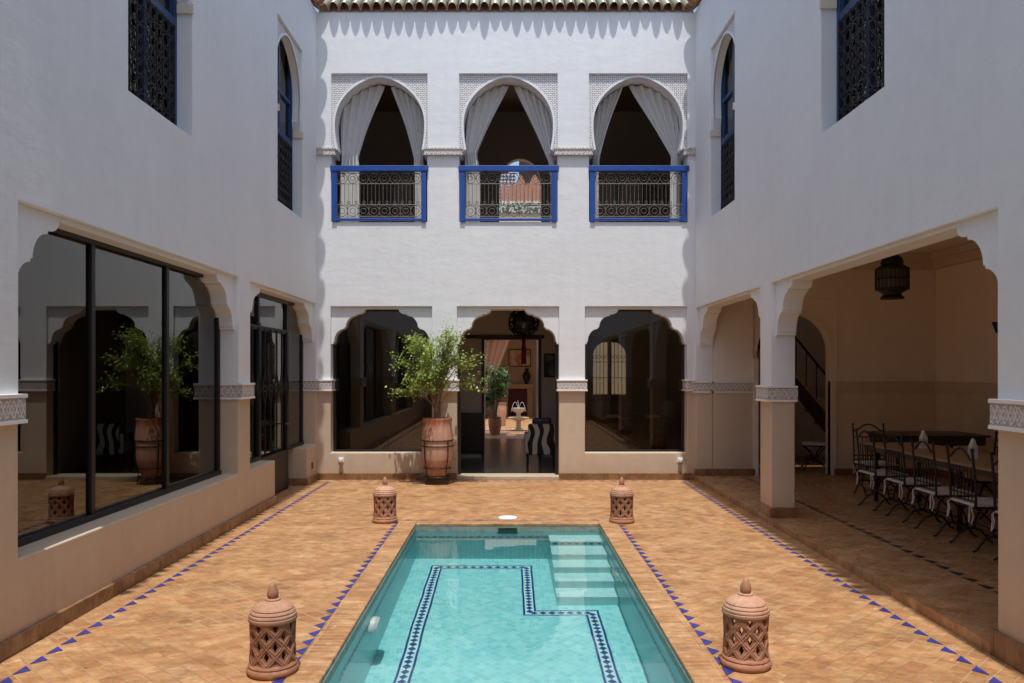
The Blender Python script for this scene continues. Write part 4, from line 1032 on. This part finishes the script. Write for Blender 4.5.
# gallery furniture + view beyond
for i, (x0, x1, lab) in enumerate(((-2.25, -1.35, 'dark wooden chest standing in the gallery behind the left arch'), (1.6, 2.6, 'dark wooden chest standing in the gallery behind the right arch'))):
    ch = empty('wooden_chest', ((x0 + x1) / 2, 15.6, GZ0), lab, 'chest')
    mb = MB(); mb.box((x0, 15.4, GZ0 + .08), (x1, 15.9, GZ0 + 1.35)); mb.build('body', M['wood'], ch, bevel=.01)
    mb = MB(); mb.box((x0 - .03, 15.37, GZ0 + 1.35), (x1 + .03, 15.93, GZ0 + 1.41)); mb.build('top', M['midwood'], ch, bevel=.006)
    for k in range(2):
        mb = MB(); mb.box((x0 + .05 + k * (x1 - x0) / 2, 15.38, GZ0 + .15), (x0 + (x1 - x0) / 2 * (k + 1) - .05, 15.4, GZ0 + 1.28)); mb.build('door', M['midwood'], ch, bevel=.004)
ter = empty('roof_terrace_parapet', (.25, 19.6, 4.25), 'salmon merlons and navy mosaic panel on the sunny terrace behind the middle gallery arch', 'parapet')
struct_t = MB(); struct_t.box((-1.3, 17.2, 3.5), (1.6, 21.2, 3.75)); struct_t.build('terrace_slab', M['cream'], ter)
mb = MB(); mb.box((-.40, 19.6, 3.75), (1.2, 19.8, 5.95)); mb.build('screen_wall', M['cream'], ter)
mb = MB()
zt0 = 6.02
for k in range(8):
    x = -.38 + k * .195; mb.prism([(x, 5.95), (x + .165, 5.95), (x + .165, 6.27), (x + .15, 6.33), (x + .12, 6.37), (x + .0825, 6.39), (x + .045, 6.37), (x + .015, 6.33), (x, 6.27)], 19.62, 19.78, lambda u, v, q: (u, q, v))
mb.build('merlons', M['salmon'], ter)
mos, nt, b = newmat('navy_white_mosaic'); gp = coords(nt, rot=(0, R(45), 0)); ck = N(nt, 'ShaderNodeTexChecker'); ck.inputs['Scale'].default_value = 16; L(nt, gp, ck.inputs[0]); ck.inputs[1].default_value = (.03, .04, .12, 1); ck.inputs[2].default_value = (.55, .55, .55, 1); L(nt, ck.outputs[0], b.inputs[0])
mb = MB(); mb.box((-.22, 19.9, 5.95), (.16, 20.0, 6.70)); mb.build('mosaic_panel', mos, ter)
mb = MB(); mb.box((.27, 20.4, 4), (2.2, 20.6, 7.2)); mb.build('dark_backdrop', M['wood'], ter)  # dark brown boxes, two, added as backdrop for the dark gap round the sky
mb = MB(); mb.box((-2.0, 20.4, 4), (0.0, 20.6, 7.2)); mb.build('dark_backdrop', M['wood'], ter)
gw = mix_pattern('green_white_mosaic', (.06, .12, .08), (.55, .55, .50), 18)
mb = MB(); mb.box((-.3, 19.57, 5.66), (1.2, 19.602, 5.9)); mb.build('mosaic_frieze', gw, ter)
mb = MB(); mb.box((.16, 19.9, 5.95), (1.0, 20.0, 6.42)); mb.build('salmon_panel', M['salmon'], ter)
mb = MB()
for q in ((.30, .13), (.66, .15)):
    mb.prism([(q[0] - q[1], 6.30), (q[0] + q[1], 6.30), (q[0] + q[1] * .8, 6.52), (q[0] + q[1] * .3, 6.66), (q[0], 6.70), (q[0] - q[1] * .3, 6.66), (q[0] - q[1] * .8, 6.52)], 20.0, 20.15, lambda u, v, w: (u, w, v))
mb.build('gable', M['salmon'], ter)
# ------------------------------------------------------------------ dining furniture
def dining_chair(label, group):
    r = empty('dining_chair', (0, 0, 0), label, 'chair', group)      # faces +X, back at x=-.2
    b = MB(); hw = .215
    for s in (-1, 1):
        b.tube([(-.20, s * hw, .44), (-.205, s * hw, .70), (-.235, s * hw, 1.00)], .012, 6)
        b.lathe([(0, 0), (.014, .0), (.018, .015), (.012, .03), (0, .035)], (-.235, s * hw, 1.0), 8)
    # crest: shouldered arch
    pts = []
    for k in range(25):
        y = -hw + 2 * hw * k / 24; a = abs(y) / hw; z = .93 + (.085 * cos(a / .72 * PI / 2) if a < .72 else -.015 * sin((a - .72) / .28 * PI)); pts.append((-.228, y, z))
    b.tube(pts, .011, 6)
    for z, x in ((.50, -.20), (.56, -.201), (.83, -.216)): b.bar((x, -hw, z), (x, hw, z), .009, 5)
    b.build('backrest_frame', M['iron'], r, smooth=True)
    b = MB()
    for k in range(1, 7): y = -hw + 2 * hw * k / 7; b.tube([(-.20, y, .50), (-.205, y, .70), (-.216, y, .83)], .006, 5)
    b.build('spindles', M['iron'], r, smooth=True)
    b = MB()
    for p, q in (((-.20, -hw), (.20, -hw)), ((.20, -hw), (.20, hw)), ((.20, hw), (-.20, hw)), ((-.20, hw), (-.20, -hw))): b.bar((*p, .44), (*q, .44), .011, 6)
    b.build('seat_frame', M['iron'], r)
    for s in (-1, 1):
        for d in (-1, 1):
            b = MB(); pts = []
            for k in range(13):
                t = k / 12; x = d * (.20 - .40 * (t ** .85)) ; z = .44 * (1 - t) + .05 * sin(PI * t) * (1 if t < .5 else -1) ; x += -d * .05 * sin(PI * t) * (1 if t > .5 else -1)
                pts.append((x, s * (hw - .012 * (d > 0)), max(z, .006)))
            pts[-1] = (pts[-1][0] - d * .02, pts[-1][1], .008)
            b.tube(pts, .011, 6); b.build('leg', M['iron'], r, smooth=True)
    b = MB(); b.bar((0, -hw, .22), (0, hw, .22), .010, 6); b.bar((.12, -hw, .10), (.12, hw, .10), .008, 6); b.build('stretcher', M['iron'], r)
    # cushion: puffy slab
    b = MB(); n = 10; top = {}; bot = {}
    for i in range(n + 1):
        for j in range(n + 1):
            x, y = -.205 + .41 * i / n, -.21 + .42 * j / n; e = min(i, n - i, j, n - j) / n * 2; h = .022 * (1 - (1 - e) ** 3)
            top[i, j] = b.vert((x, y, .478 + h)); bot[i, j] = b.vert((x, y, .455 - h * .2))
    for i in range(n):
        for j in range(n): b.face((top[i, j], top[i + 1, j], top[i + 1, j + 1], top[i, j + 1])); b.face((bot[i, j], bot[i, j + 1], bot[i + 1, j + 1], bot[i + 1, j]))
    for i in range(n):
        for A, B_ in (((i, 0), (i + 1, 0)), ((i + 1, n), (i, n)), ((0, i + 1), (0, i)), ((n, i), (n, i + 1))): b.face((top[A], bot[A], bot[B_], top[B_]))
    cu = b.build('cushion', M['cushion'], r, smooth=True)
    for s in (-1, 1):
        b = MB(); b.tube([(-.205, s * .19, .47), (-.235, s * .20, .44), (-.225, s * .215, .36), (-.24, s * .205, .28)], .007, 4); b.tube([(-.205, s * .19, .47), (-.245, s * .185, .45), (-.235, s * .17, .38), (-.245, s * .18, .30)], .007, 4)
        b.build('cushion_tie', M['cushion'], cu)
    return r
CG = 'iron dining chairs around the arcade table'
ch0 = dining_chair('iron dining chair on the pool side of the table, nearest fully visible one', CG)
ch0.location = (4.62, 7.78, FZ); ch0.scale.z = .955
rows = [((4.63, 8.50), 0, 'iron dining chair on the pool side of the table, second from the near pillar'),
        ((4.68, 9.26), 0, 'iron dining chair on the pool side of the table, third from the near pillar'),
        ((4.69, 10.02), 0.03, 'iron dining chair on the pool side of the table, last before the end wall'),
        ((4.62, 7.05), 0, 'iron dining chair partly hidden behind the near right pillar'),
        ((5.06, 11.02), -PI / 2, 'iron dining chair at the far head of the table in front of the ochre dado'),
        ((5.72, 9.55), PI, 'iron dining chair across the table beside the right table lantern'),
        ((5.72, 8.3), PI, 'iron dining chair on the wall side of the table behind the near pillar')]
for (x, y), rz, lab in rows:
    c_ = copy_tree(ch0); c_.location = (x, y, FZ); c_.rotation_euler.z = rz; c_['label'] = lab
# stair hall chair
c_ = copy_tree(ch0); c_.location = (5.35, 14.0, FZ); c_.rotation_euler.z = PI * .9; c_['label'] = 'iron dining chair standing alone in the dark arched doorway of the arcade'
def table(x0, x1, y0, y1, z, lab, legs, mt, apron=.07):
    t = empty('dining_table', ((x0 + x1) / 2, (y0 + y1) / 2, FZ), lab, 'table')
    b = MB(); b.box((x0, y0, FZ + z - .03), (x1, y1, FZ + z)); b.build('tabletop', mt, t, bevel=.006)
    b = MB(); i = .05
    for q in (((x0 + i, y0 + i), (x1 - i, y0 + i + .02)), ((x0 + i, y1 - i - .02), (x1 - i, y1 - i)), ((x0 + i, y0 + i + .02), (x0 + i + .02, y1 - i - .02)), ((x1 - i - .02, y0 + i + .02), (x1 - i, y1 - i - .02))): b.box((*q[0], FZ + z - .03 - apron), (*q[1], FZ + z - .03))
    b.build('apron', M['wood'], t)
    for (lx, ly) in legs:
        b = MB(); b.tube([(lx, ly, FZ + z - .04), (lx, ly, FZ + z * .5), (lx, ly, FZ)], [.03, .022, .03], 8); b.build('leg', M['iron'], t, smooth=True)
    return t
table(4.72, 5.55, 6.4, 10.75, .76, 'long tan topped dining table lined with iron chairs under the arcade', [(4.85, 6.6), (5.42, 6.6), (4.85, 8.6), (5.42, 8.6), (4.85, 10.55), (5.42, 10.55)], M['tabletop'])
table(5.45, 6.85, 11.35, 12.25, .80, 'dark wooden table crosswise beyond the long dining table near the corner', [(5.6, 11.5), (6.7, 11.5), (5.6, 12.1), (6.7, 12.1)], M['wood'], .12)
def table_lantern(name, loc, lab):
    t = empty(name, (0, 0, 0), lab, 'lantern', 'white table lanterns')
    b = MB(); b.box((-.055, -.055, 0), (.055, .055, .015)); b.box((-.06, -.06, .135), (.06, .06, .148)); b.build('base', M['whitem'], t)
    b = MB()
    for sx in (-1, 1):
        for sy in (-1, 1): b.box((sx * .05 - .006, sy * .05 - .006, .015), (sx * .05 + .006, sy * .05 + .006, .135))
    for k in range(4):
        a = k * PI / 2; T_ = lambda u, v, w, a=a: (u * cos(a) - w * sin(a), u * sin(a) + w * cos(a), v)
        for u in (-.02, .02): b.box((u - .004, .015, .048), (u + .004, .135, .052), 0, T_)
        b.ring((0, .10, .05), .02, .004, T_, 8, 4)
    b.build('cage', M['whitem'], t)
    b = MB(); b.prism([(-.06, .148), (.06, .148), (.022, .20), (.012, .235), (-.012, .235), (-.022, .20)], -.045, .045, lambda u, v, w: (u, w * 1.0, v))
    b.lathe([(.07, .148), (.03, .20), (.012, .235), (.014, .245), (.0, .26)], n=8); b.build('roof', M['whitem'], t)
    t.location = loc; t.scale = (.62, .62, .9); return t
tl = table_lantern('table_lantern', (5.16, 9.95, FZ + .761), 'white pierced table lantern on the far half of the long dining table')
c_ = copy_tree(tl); c_.location = (5.08, 8.75, FZ + .761); c_['label'] = 'white pierced table lantern on the long table closer to the near pillar'
# ------------------------------------------------------------------ hanging lantern in arcade
hx, hy = 4.10, 8.55
hl = empty('hanging_lantern', (hx, hy, 3.7), 'dark iron drum lantern with ribbed glass hanging from the arcade ceiling', 'hanging lantern')
b = MB(); zt = 1.8 + (370.5 - 254) / 800 * hy; zb_ = 1.8 + (370.5 - 299) / 800 * hy; Hh = zt - zb_
zz = lambda f: zb_ + Hh * f
rr = .165
b.lathe([(0, zz(.76)), (rr * .68, zz(.76)), (rr * .70, zz(.80)), (rr * .62, zz(.90)), (rr * .35, zz(.98)), (.02, zz(1.02)), (.0, zz(1.03))], (hx, hy, 0), 24)
b.build('dome', M['iron'], hl, smooth=True)
b = MB()
for f in (.64, .42, .20): b.lathe([(rr - .012, zz(f)), (rr + .006, zz(f)), (rr + .006, zz(f + .04)), (rr - .012, zz(f + .04))], (hx, hy, 0), 24)
for k in range(24): a = 2 * PI * k / 24; b.bar((hx + rr * cos(a), hy + rr * sin(a), zz(.2)), (hx + rr * cos(a), hy + rr * sin(a), zz(.66)), .005, 4)
b.lathe([(rr * .66, zz(.68)), (rr * .98, zz(.665)), (rr * .98, zz(.68)), (rr * .66, zz(.76))], (hx, hy, 0), 24)
b.build('cage', M['iron'], hl)
b = MB(); b.lathe([(rr - .02, zz(.22)), (rr - .02, zz(.66))], (hx, hy, 0), 24); b.build('glass_drum', plain('ribbed_amber_glass', (.11, .10, .05), .35), hl, smooth=True)
b = MB(); b.lathe([(rr * .95, zz(.20)), (rr * .6, zz(.13)), (rr * .55, zz(.09)), (rr * .72, zz(.03)), (rr * .72, zz(.0)), (0, zz(.0))], (hx, hy, 0), 24); b.build('base', M['iron'], hl, smooth=True)
b = MB()
for k in range(14): z = zt + .02 + k * (3.70 - zt) / 14; b.ring((0, 0, 0), .014, .004, (lambda u, v, w, z=z, k=k: (hx + (u if k % 2 else 0), hy + (0 if k % 2 else u), z + .02 + v * 1.4)), 8, 4)
b.build('chain', M['iron'], hl)
# star lamp in doorway hall
sx, sy, sz = .29, 15.2, 2.72
sl = empty('pendant_lamp', (sx, sy, 4.0), 'dark pierced globe pendant lamp with a long red tassel in the middle doorway', 'pendant lamp')
b = MB(); bm = bmesh.new(); bmesh.ops.create_icosphere(bm, subdivisions=2, radius=.30)
for e in bm.edges: p, q = e.verts[0].co, e.verts[1].co; b.bar((sx + p.x, sy + p.y, sz + p.z * .95), (sx + q.x, sy + q.y, sz + q.z * .95), .012, 4)
bm.free(); b.build('globe_frame', M['iron'], sl)
b = MB(); b.lathe([(0, -.24), (.12, -.2), (.2, -.1), (.23, 0), (.2, .1), (.12, .2), (0, .24)], (sx, sy, sz), 16); b.build('glass_globe', plain('smoked_globe', (.10, .10, .08), .2), sl, smooth=True)
b = MB(); b.bar((sx, sy, sz + .28), (sx, sy, 4.0), .012, 6); b.build('rod', M['iron'], sl)
b = MB(); b.lathe([(0, 0), (.05, .0), (.045, .3), (.03, .4), (.045, .44), (.03, .48), (0, .5)], (sx, sy, sz - .80), 12); b.build('tassel', M['tassel'], sl, smooth=True)
# ------------------------------------------------------------------ small wall lights on the facade
def wlight(x, z, lab):
    r = empty('wall_light', (x, YB, z), lab, 'wall light', 'small white wall lights on the facade')
    b = MB(); b.box((x - .045, YB - .012, z - .04), (x + .045, YB - .0005, z + .04)); b.build('back_plate', M['whitem'], r, bevel=.004)
    b = MB(); b.lathe([(0, 0), (.034, 0), (.04, .02), (.036, .055), (0, .06)], (x, YB - .055, z - .03), 16); b.build('shade', M['whitem'], r, smooth=True)
wlight(-2.76, .325, 'small white wall light low on the facade left of the urn'); wlight(2.83, .325, 'small white wall light low on the facade under the right window')
def outlet():
    b = MB(); b.box((XL - .0005, 12.83, .22), (XL + .012, 12.90, .32)); o = b.build('socket_cover', plain('red_brown_cover', (.12, .03, .02), .6)); tag(o, 'small dark cover plate on the low block beside the ironwork door', 'cover plate')
outlet()
# ------------------------------------------------------------------ interior furniture
zc0 = empty('armchair', (.55, 14.95, 0), 'zebra striped upholstered armchair just inside the middle doorway', 'armchair')
b = MB(); b.box((0.36, 14.75, .24), (0.84, 15.25, .46)); b.build('seat', M['zebra'], zc0, bevel=.04)
b = MB(); b.box((0.36, 14.66, .24), (0.86, 14.78, .82)); b.build('backrest', M['zebra'], zc0, bevel=.035)
b = MB(); b.box((0.30, 14.72, .26), (0.38, 15.25, .64)); b.build('armrest', M['zebra'], zc0, bevel=.03)
b = MB(); b.box((0.82, 14.76, .26), (0.90, 15.25, .64)); b.build('armrest', M['zebra'], zc0, bevel=.03)
for x in (.35, .85):
    for y in (14.72, 15.2): b = MB(); b.tube([(x, y, .26), (x + .01, y - .02, .12), (x, y, 0)], [.03, .02, .015], 6); b.build('leg', M['wood'], zc0)
b = MB(); b.box((0.44, 14.80, .62), (0.80, 14.98, .92)); o = b.build('scatter_cushion', M['wood'], None, bevel=.05); tag(o, 'dark cushion leaning on the zebra armchair back', 'cushion')
def sofa(name, x0, x1, y0, y1, back, lab, mat, h=.85, seat=.42, z=0):
    r = empty(name, ((x0 + x1) / 2, (y0 + y1) / 2, z), lab, 'sofa')
    b = MB(); b.box((x0, y0, .1), (x1, y1, seat)); b.build('seat', mat, r, bevel=.04)
    b = MB()
    q = {'-y': ((x0, y0 - .14, .1), (x1, y0, h)), '+y': ((x0, y1, .1), (x1, y1 + .14, h)), '-x': ((x0 - .14, y0, .1), (x0, y1, h)), '+x': ((x1, y0, .1), (x1 + .14, y1, h))}[back]
    b.box(*q); b.build('backrest', mat, r, bevel=.04)
    for lx in (x0 + .06, x1 - .06):
        for ly in (y0 + .06, y1 - .06): b = MB(); b.bar((lx, ly, 0), (lx, ly, .12), .025, 6); b.build('leg', M['wood'], r)
    return r
sf = sofa('sofa', 1.35, 2.75, 14.2, 14.9, '-y', 'patterned kilim sofa with its back to the right facade window', M['kilim'], .93)
b = MB(); b.box((1.30, 14.03, .93), (2.85, 14.23, .965)); b.build('top_rail', plain('red_brown_rail', (.20, .05, .03), .5), sf)
for i, (x, lab) in enumerate(((1.72, 'white bound book lying on the sofa rail behind the right facade window, farther left'), (2.42, 'white bound book lying on the sofa rail behind the right facade window, farther right'))):
    b = MB(); b.box((x, 14.06, .967), (x + .24, 14.2, 1.0)); b.box((x + .01, 14.06, 1.001), (x + .20, 14.19, 1.02)); o = b.build('book', M['whitem'], bevel=.003); tag(o, lab, 'book')
b = MB(); b.lathe([(0, -.05), (.12, -.045), (.2, 0), (.12, .045), (0, .05)], (0, 0, 0), 20); b.v = [(2.88 + x * .7 + z * .6, 14.4 + z, 1.05 + y * 1.1) for x, y, z in b.v]
o = b.build('round_cushion', plain('pale_green_cushion', (.45, .47, .42), .9), smooth=True); tag(o, 'pale round cushion on the sofa at the right edge of the right facade window', 'cushion')
cb = empty('console_table', (2.3, 17.2, 0), 'dark console table under the grille window in the right facade room', 'console table')
b = MB(); b.box((1.5, 17.05, .78), (2.9, 17.42, .84)); b.build('tabletop', M['wood'], cb)
for x in (1.55, 2.82): b = MB(); b.box((x, 17.1, 0), (x + .05, 17.38, .78)); b.build('leg', M['wood'], cb)
b = MB(); b.box((-2.95, 17.30, 1.9), (-2.85, 17.38, 2.1)); 
wl2 = empty('white_cylinder', (-2.65, RY, 1.9), 'slim white cylinder on the wall inside the left facade room', 'wall lamp')  # white cylinder with a grey plate behind it
b = MB(); b.lathe([(0, 0), (.045, 0), (.045, .22), (0, .22)], (-3.0, RY - .07, 1.75), 14); b.build('shade', M['whitem'], wl2)
b = MB(); b.box((-3.03, RY - .03, 1.78), (-2.97, RY, 1.94)); b.build('back_plate', M['greyiron'], wl2)
lt = empty('low_table', (-1.95, 15.2, 0), 'low brown table inside the left facade room', 'table')
b = MB(); b.box((-2.4, 14.9, .42), (-1.5, 15.6, .46)); b.build('tabletop', M['midwood'], lt)
for x in (-2.35, -1.6):
    for y in (14.95, 15.5): b = MB(); b.box((x, y, 0), (x + .05, y + .05, .42)); b.build('leg', M['midwood'], lt)
# left wing room
sofa('sofa', -5.4, -4.6, 6.2, 8.6, '-x', 'dark red sofa seen dimly behind the large glass bay', M['fabric_red'])
sofa('sofa', -6.4, -4.4, 10.9, 11.7, '+y', 'dark blue sofa at the far end of the glazed sitting room', M['fabric_blue'])
st_ = empty('side_table', (-4.3, 9.0, 0), 'small wooden side table inside the glass bay near the pillar', 'side table')
b = MB(); b.box((-4.55, 8.75, .5), (-4.05, 9.25, .54)); b.build('tabletop', M['midwood'], st_)
for x in (-4.52, -4.13):
    for y in (8.78, 9.17): b = MB(); b.box((x, y, 0), (x + .05, y + .05, .5)); b.build('leg', M['midwood'], st_)
# framed pictures
def picture(name, x0, x1, z0, z1, y, lab, art):
    r = empty(name, ((x0 + x1) / 2, y, z0), lab, 'picture')
    b = MB(); t = .035
    for q in (((x0, y - .03, z0), (x0 + t, y, z1)), ((x1 - t, y - .03, z0), (x1, y, z1)), ((x0 + t, y - .03, z0), (x1 - t, y, z0 + t)), ((x0 + t, y - .03, z1 - t), (x1 - t, y, z1))): b.box(*q)
    b.build('frame', M['black'], r); b = MB(); b.box((x0 + t, y - .012, z0 + t), (x1 - t, y - .003, z1 - t)); b.build('print', art, r)
art1 = mix_pattern('warm_abstract_print', (.55, .45, .32), (.42, .18, .07), 3.5, thr=(.42, .6), detail=3)
art2 = mix_pattern('grey_abstract_print', (.20, .20, .19), (.05, .05, .05), 7, thr=(.4, .6), detail=4)
picture('framed_picture', 0.0, .90, 1.95, 2.65, 31.99, 'black framed warm toned picture over the mantel, seen far through the doorway', art1)
picture('framed_picture', .73, .99, 1.655, 2.15, 16.595, 'black framed grey picture at the right of the middle doorway', art2)
for x, lab in ((-.15, 'dark ornate vase on the left end of the mantel'), (.72, 'dark ornate vase on the right end of the mantel')):
    b = MB(); b.lathe([(0, 0), (.09, 0), (.06, .06), (.14, .2), (.17, .34), (.10, .46), (.05, .52), (.09, .62), (0, .62)], (x, 31.85, 1.261), 20); o = b.build('vase', M['iron'], smooth=True); tag(o, lab, 'vase', 'dark vases on the mantel')
# patio drape, plant and pots
b = MB(); nn = 24; ids = []
for j in range(nn + 1):
    t = j / nn; row = []
    for i in range(17):
        f = i / 16; x = -1.02 + f * (1.05 * (1 - t) ** .8 + .12); z = 3.2 - t * 2.3 - .35 * (1 - f) * (1 - t); row.append(b.vert((x, 29.5 + .05 * sin(f * 26), z)))
    ids.append(row)
for j in range(nn):
    for i in range(16): b.face((ids[j][i], ids[j][i + 1], ids[j + 1][i + 1], ids[j + 1][i]))
o = b.build('drape', plain('pink_drape', (.42, .25, .16), .9), fix=False, smooth=True); tag(o, 'pink drape gathered at the left of the patio arch', 'drape'); md = o.modifiers.new('t', 'SOLIDIFY'); md.thickness = .006
bl = [(random.Random(k).uniform(-.3, .3), random.Random(k + 50).uniform(-.3, .3), .5 + random.Random(k + 99).uniform(0, .9), .22) for k in range(9)]
bush('patio_plant', (-.38, 22.4, .45), 5, bl, .11, 'broad leaved plant standing at the left inside the patio doorway', 'plant', M['leafdark'], 5, .015, 90)
def pot(name, x, y, r, h, mat, lab):
    b = MB(); b.lathe([(0, 0), (r * .7, 0), (r * .95, h * .5), (r, h * .8), (r * .85, h * .93), (r, h), (r * .85, h), (r * .8, h * .9), (0, h * .9)], (x, y, 0), 24); o = b.build(name, mat, smooth=True); tag(o, lab, 'plant pot')
pot('flower_pot', -.38, 22.4, .19, .50, M['terra_dark'], 'dark pot holding the broad leaved patio plant'); pot('flower_pot', -.22, 26.0, .16, .75, M['terra_light'], 'pale terracotta jar standing in the patio left of the fountain')
# ================================================================== LIGHT, SKY, CAMERA
EL = 75.0
wd = bpy.data.worlds.new('World'); S.world = wd; wd.use_nodes = True; nt = wd.node_tree
sky = nt.nodes.new('ShaderNodeTexSky'); sky.sky_type = 'NISHITA'; sky.sun_disc = False; sky.sun_elevation = R(EL); sky.sun_rotation = R(180); sky.air_density = 1.0; sky.dust_density = 2.2
bg = nt.nodes['Background']; nt.links.new(sky.outputs[0], bg.inputs[0]); bg.inputs[1].default_value = .15
l = bpy.data.lights.new('sun', 'SUN'); l.energy = 3.25; l.angle = R(.53); l.color = (1, .98, .95); l.cycles.is_caustics_light = True
lo = bpy.data.objects.new('sun', l); COL.objects.link(lo); lo.location = (2, -6, 20)
d = Vector((-.0085, cos(R(EL)) / sin(R(EL)), -1)).normalized(); lo.rotation_euler = d.to_track_quat('-Z', 'Y').to_euler()
cam = bpy.data.cameras.new('camera'); cam.sensor_width = 36; cam.lens = 28.125; cam.shift_x = 3.5 / 1024; cam.shift_y = 29 / 1024; cam.clip_end = 1000; cam.clip_start = .05
co = bpy.data.objects.new('camera', cam); COL.objects.link(co); co.location = (0, 0, 1.8); co.rotation_euler = (PI / 2, 0, 0); S.camera = co
S.view_settings.view_transform = 'Standard'; S.view_settings.look = 'None'; S.view_settings.exposure = .42; S.view_settings.gamma = 1
S.render.engine = 'CYCLES'; cy = S.cycles
cy.use_denoising = True; cy.max_bounces = 10; cy.diffuse_bounces = 6; cy.glossy_bounces = 4; cy.transmission_bounces = 6; cy.transparent_max_bounces = 12
cy.sample_clamp_indirect = 6; cy.caustics_reflective = False; cy.caustics_refractive = True
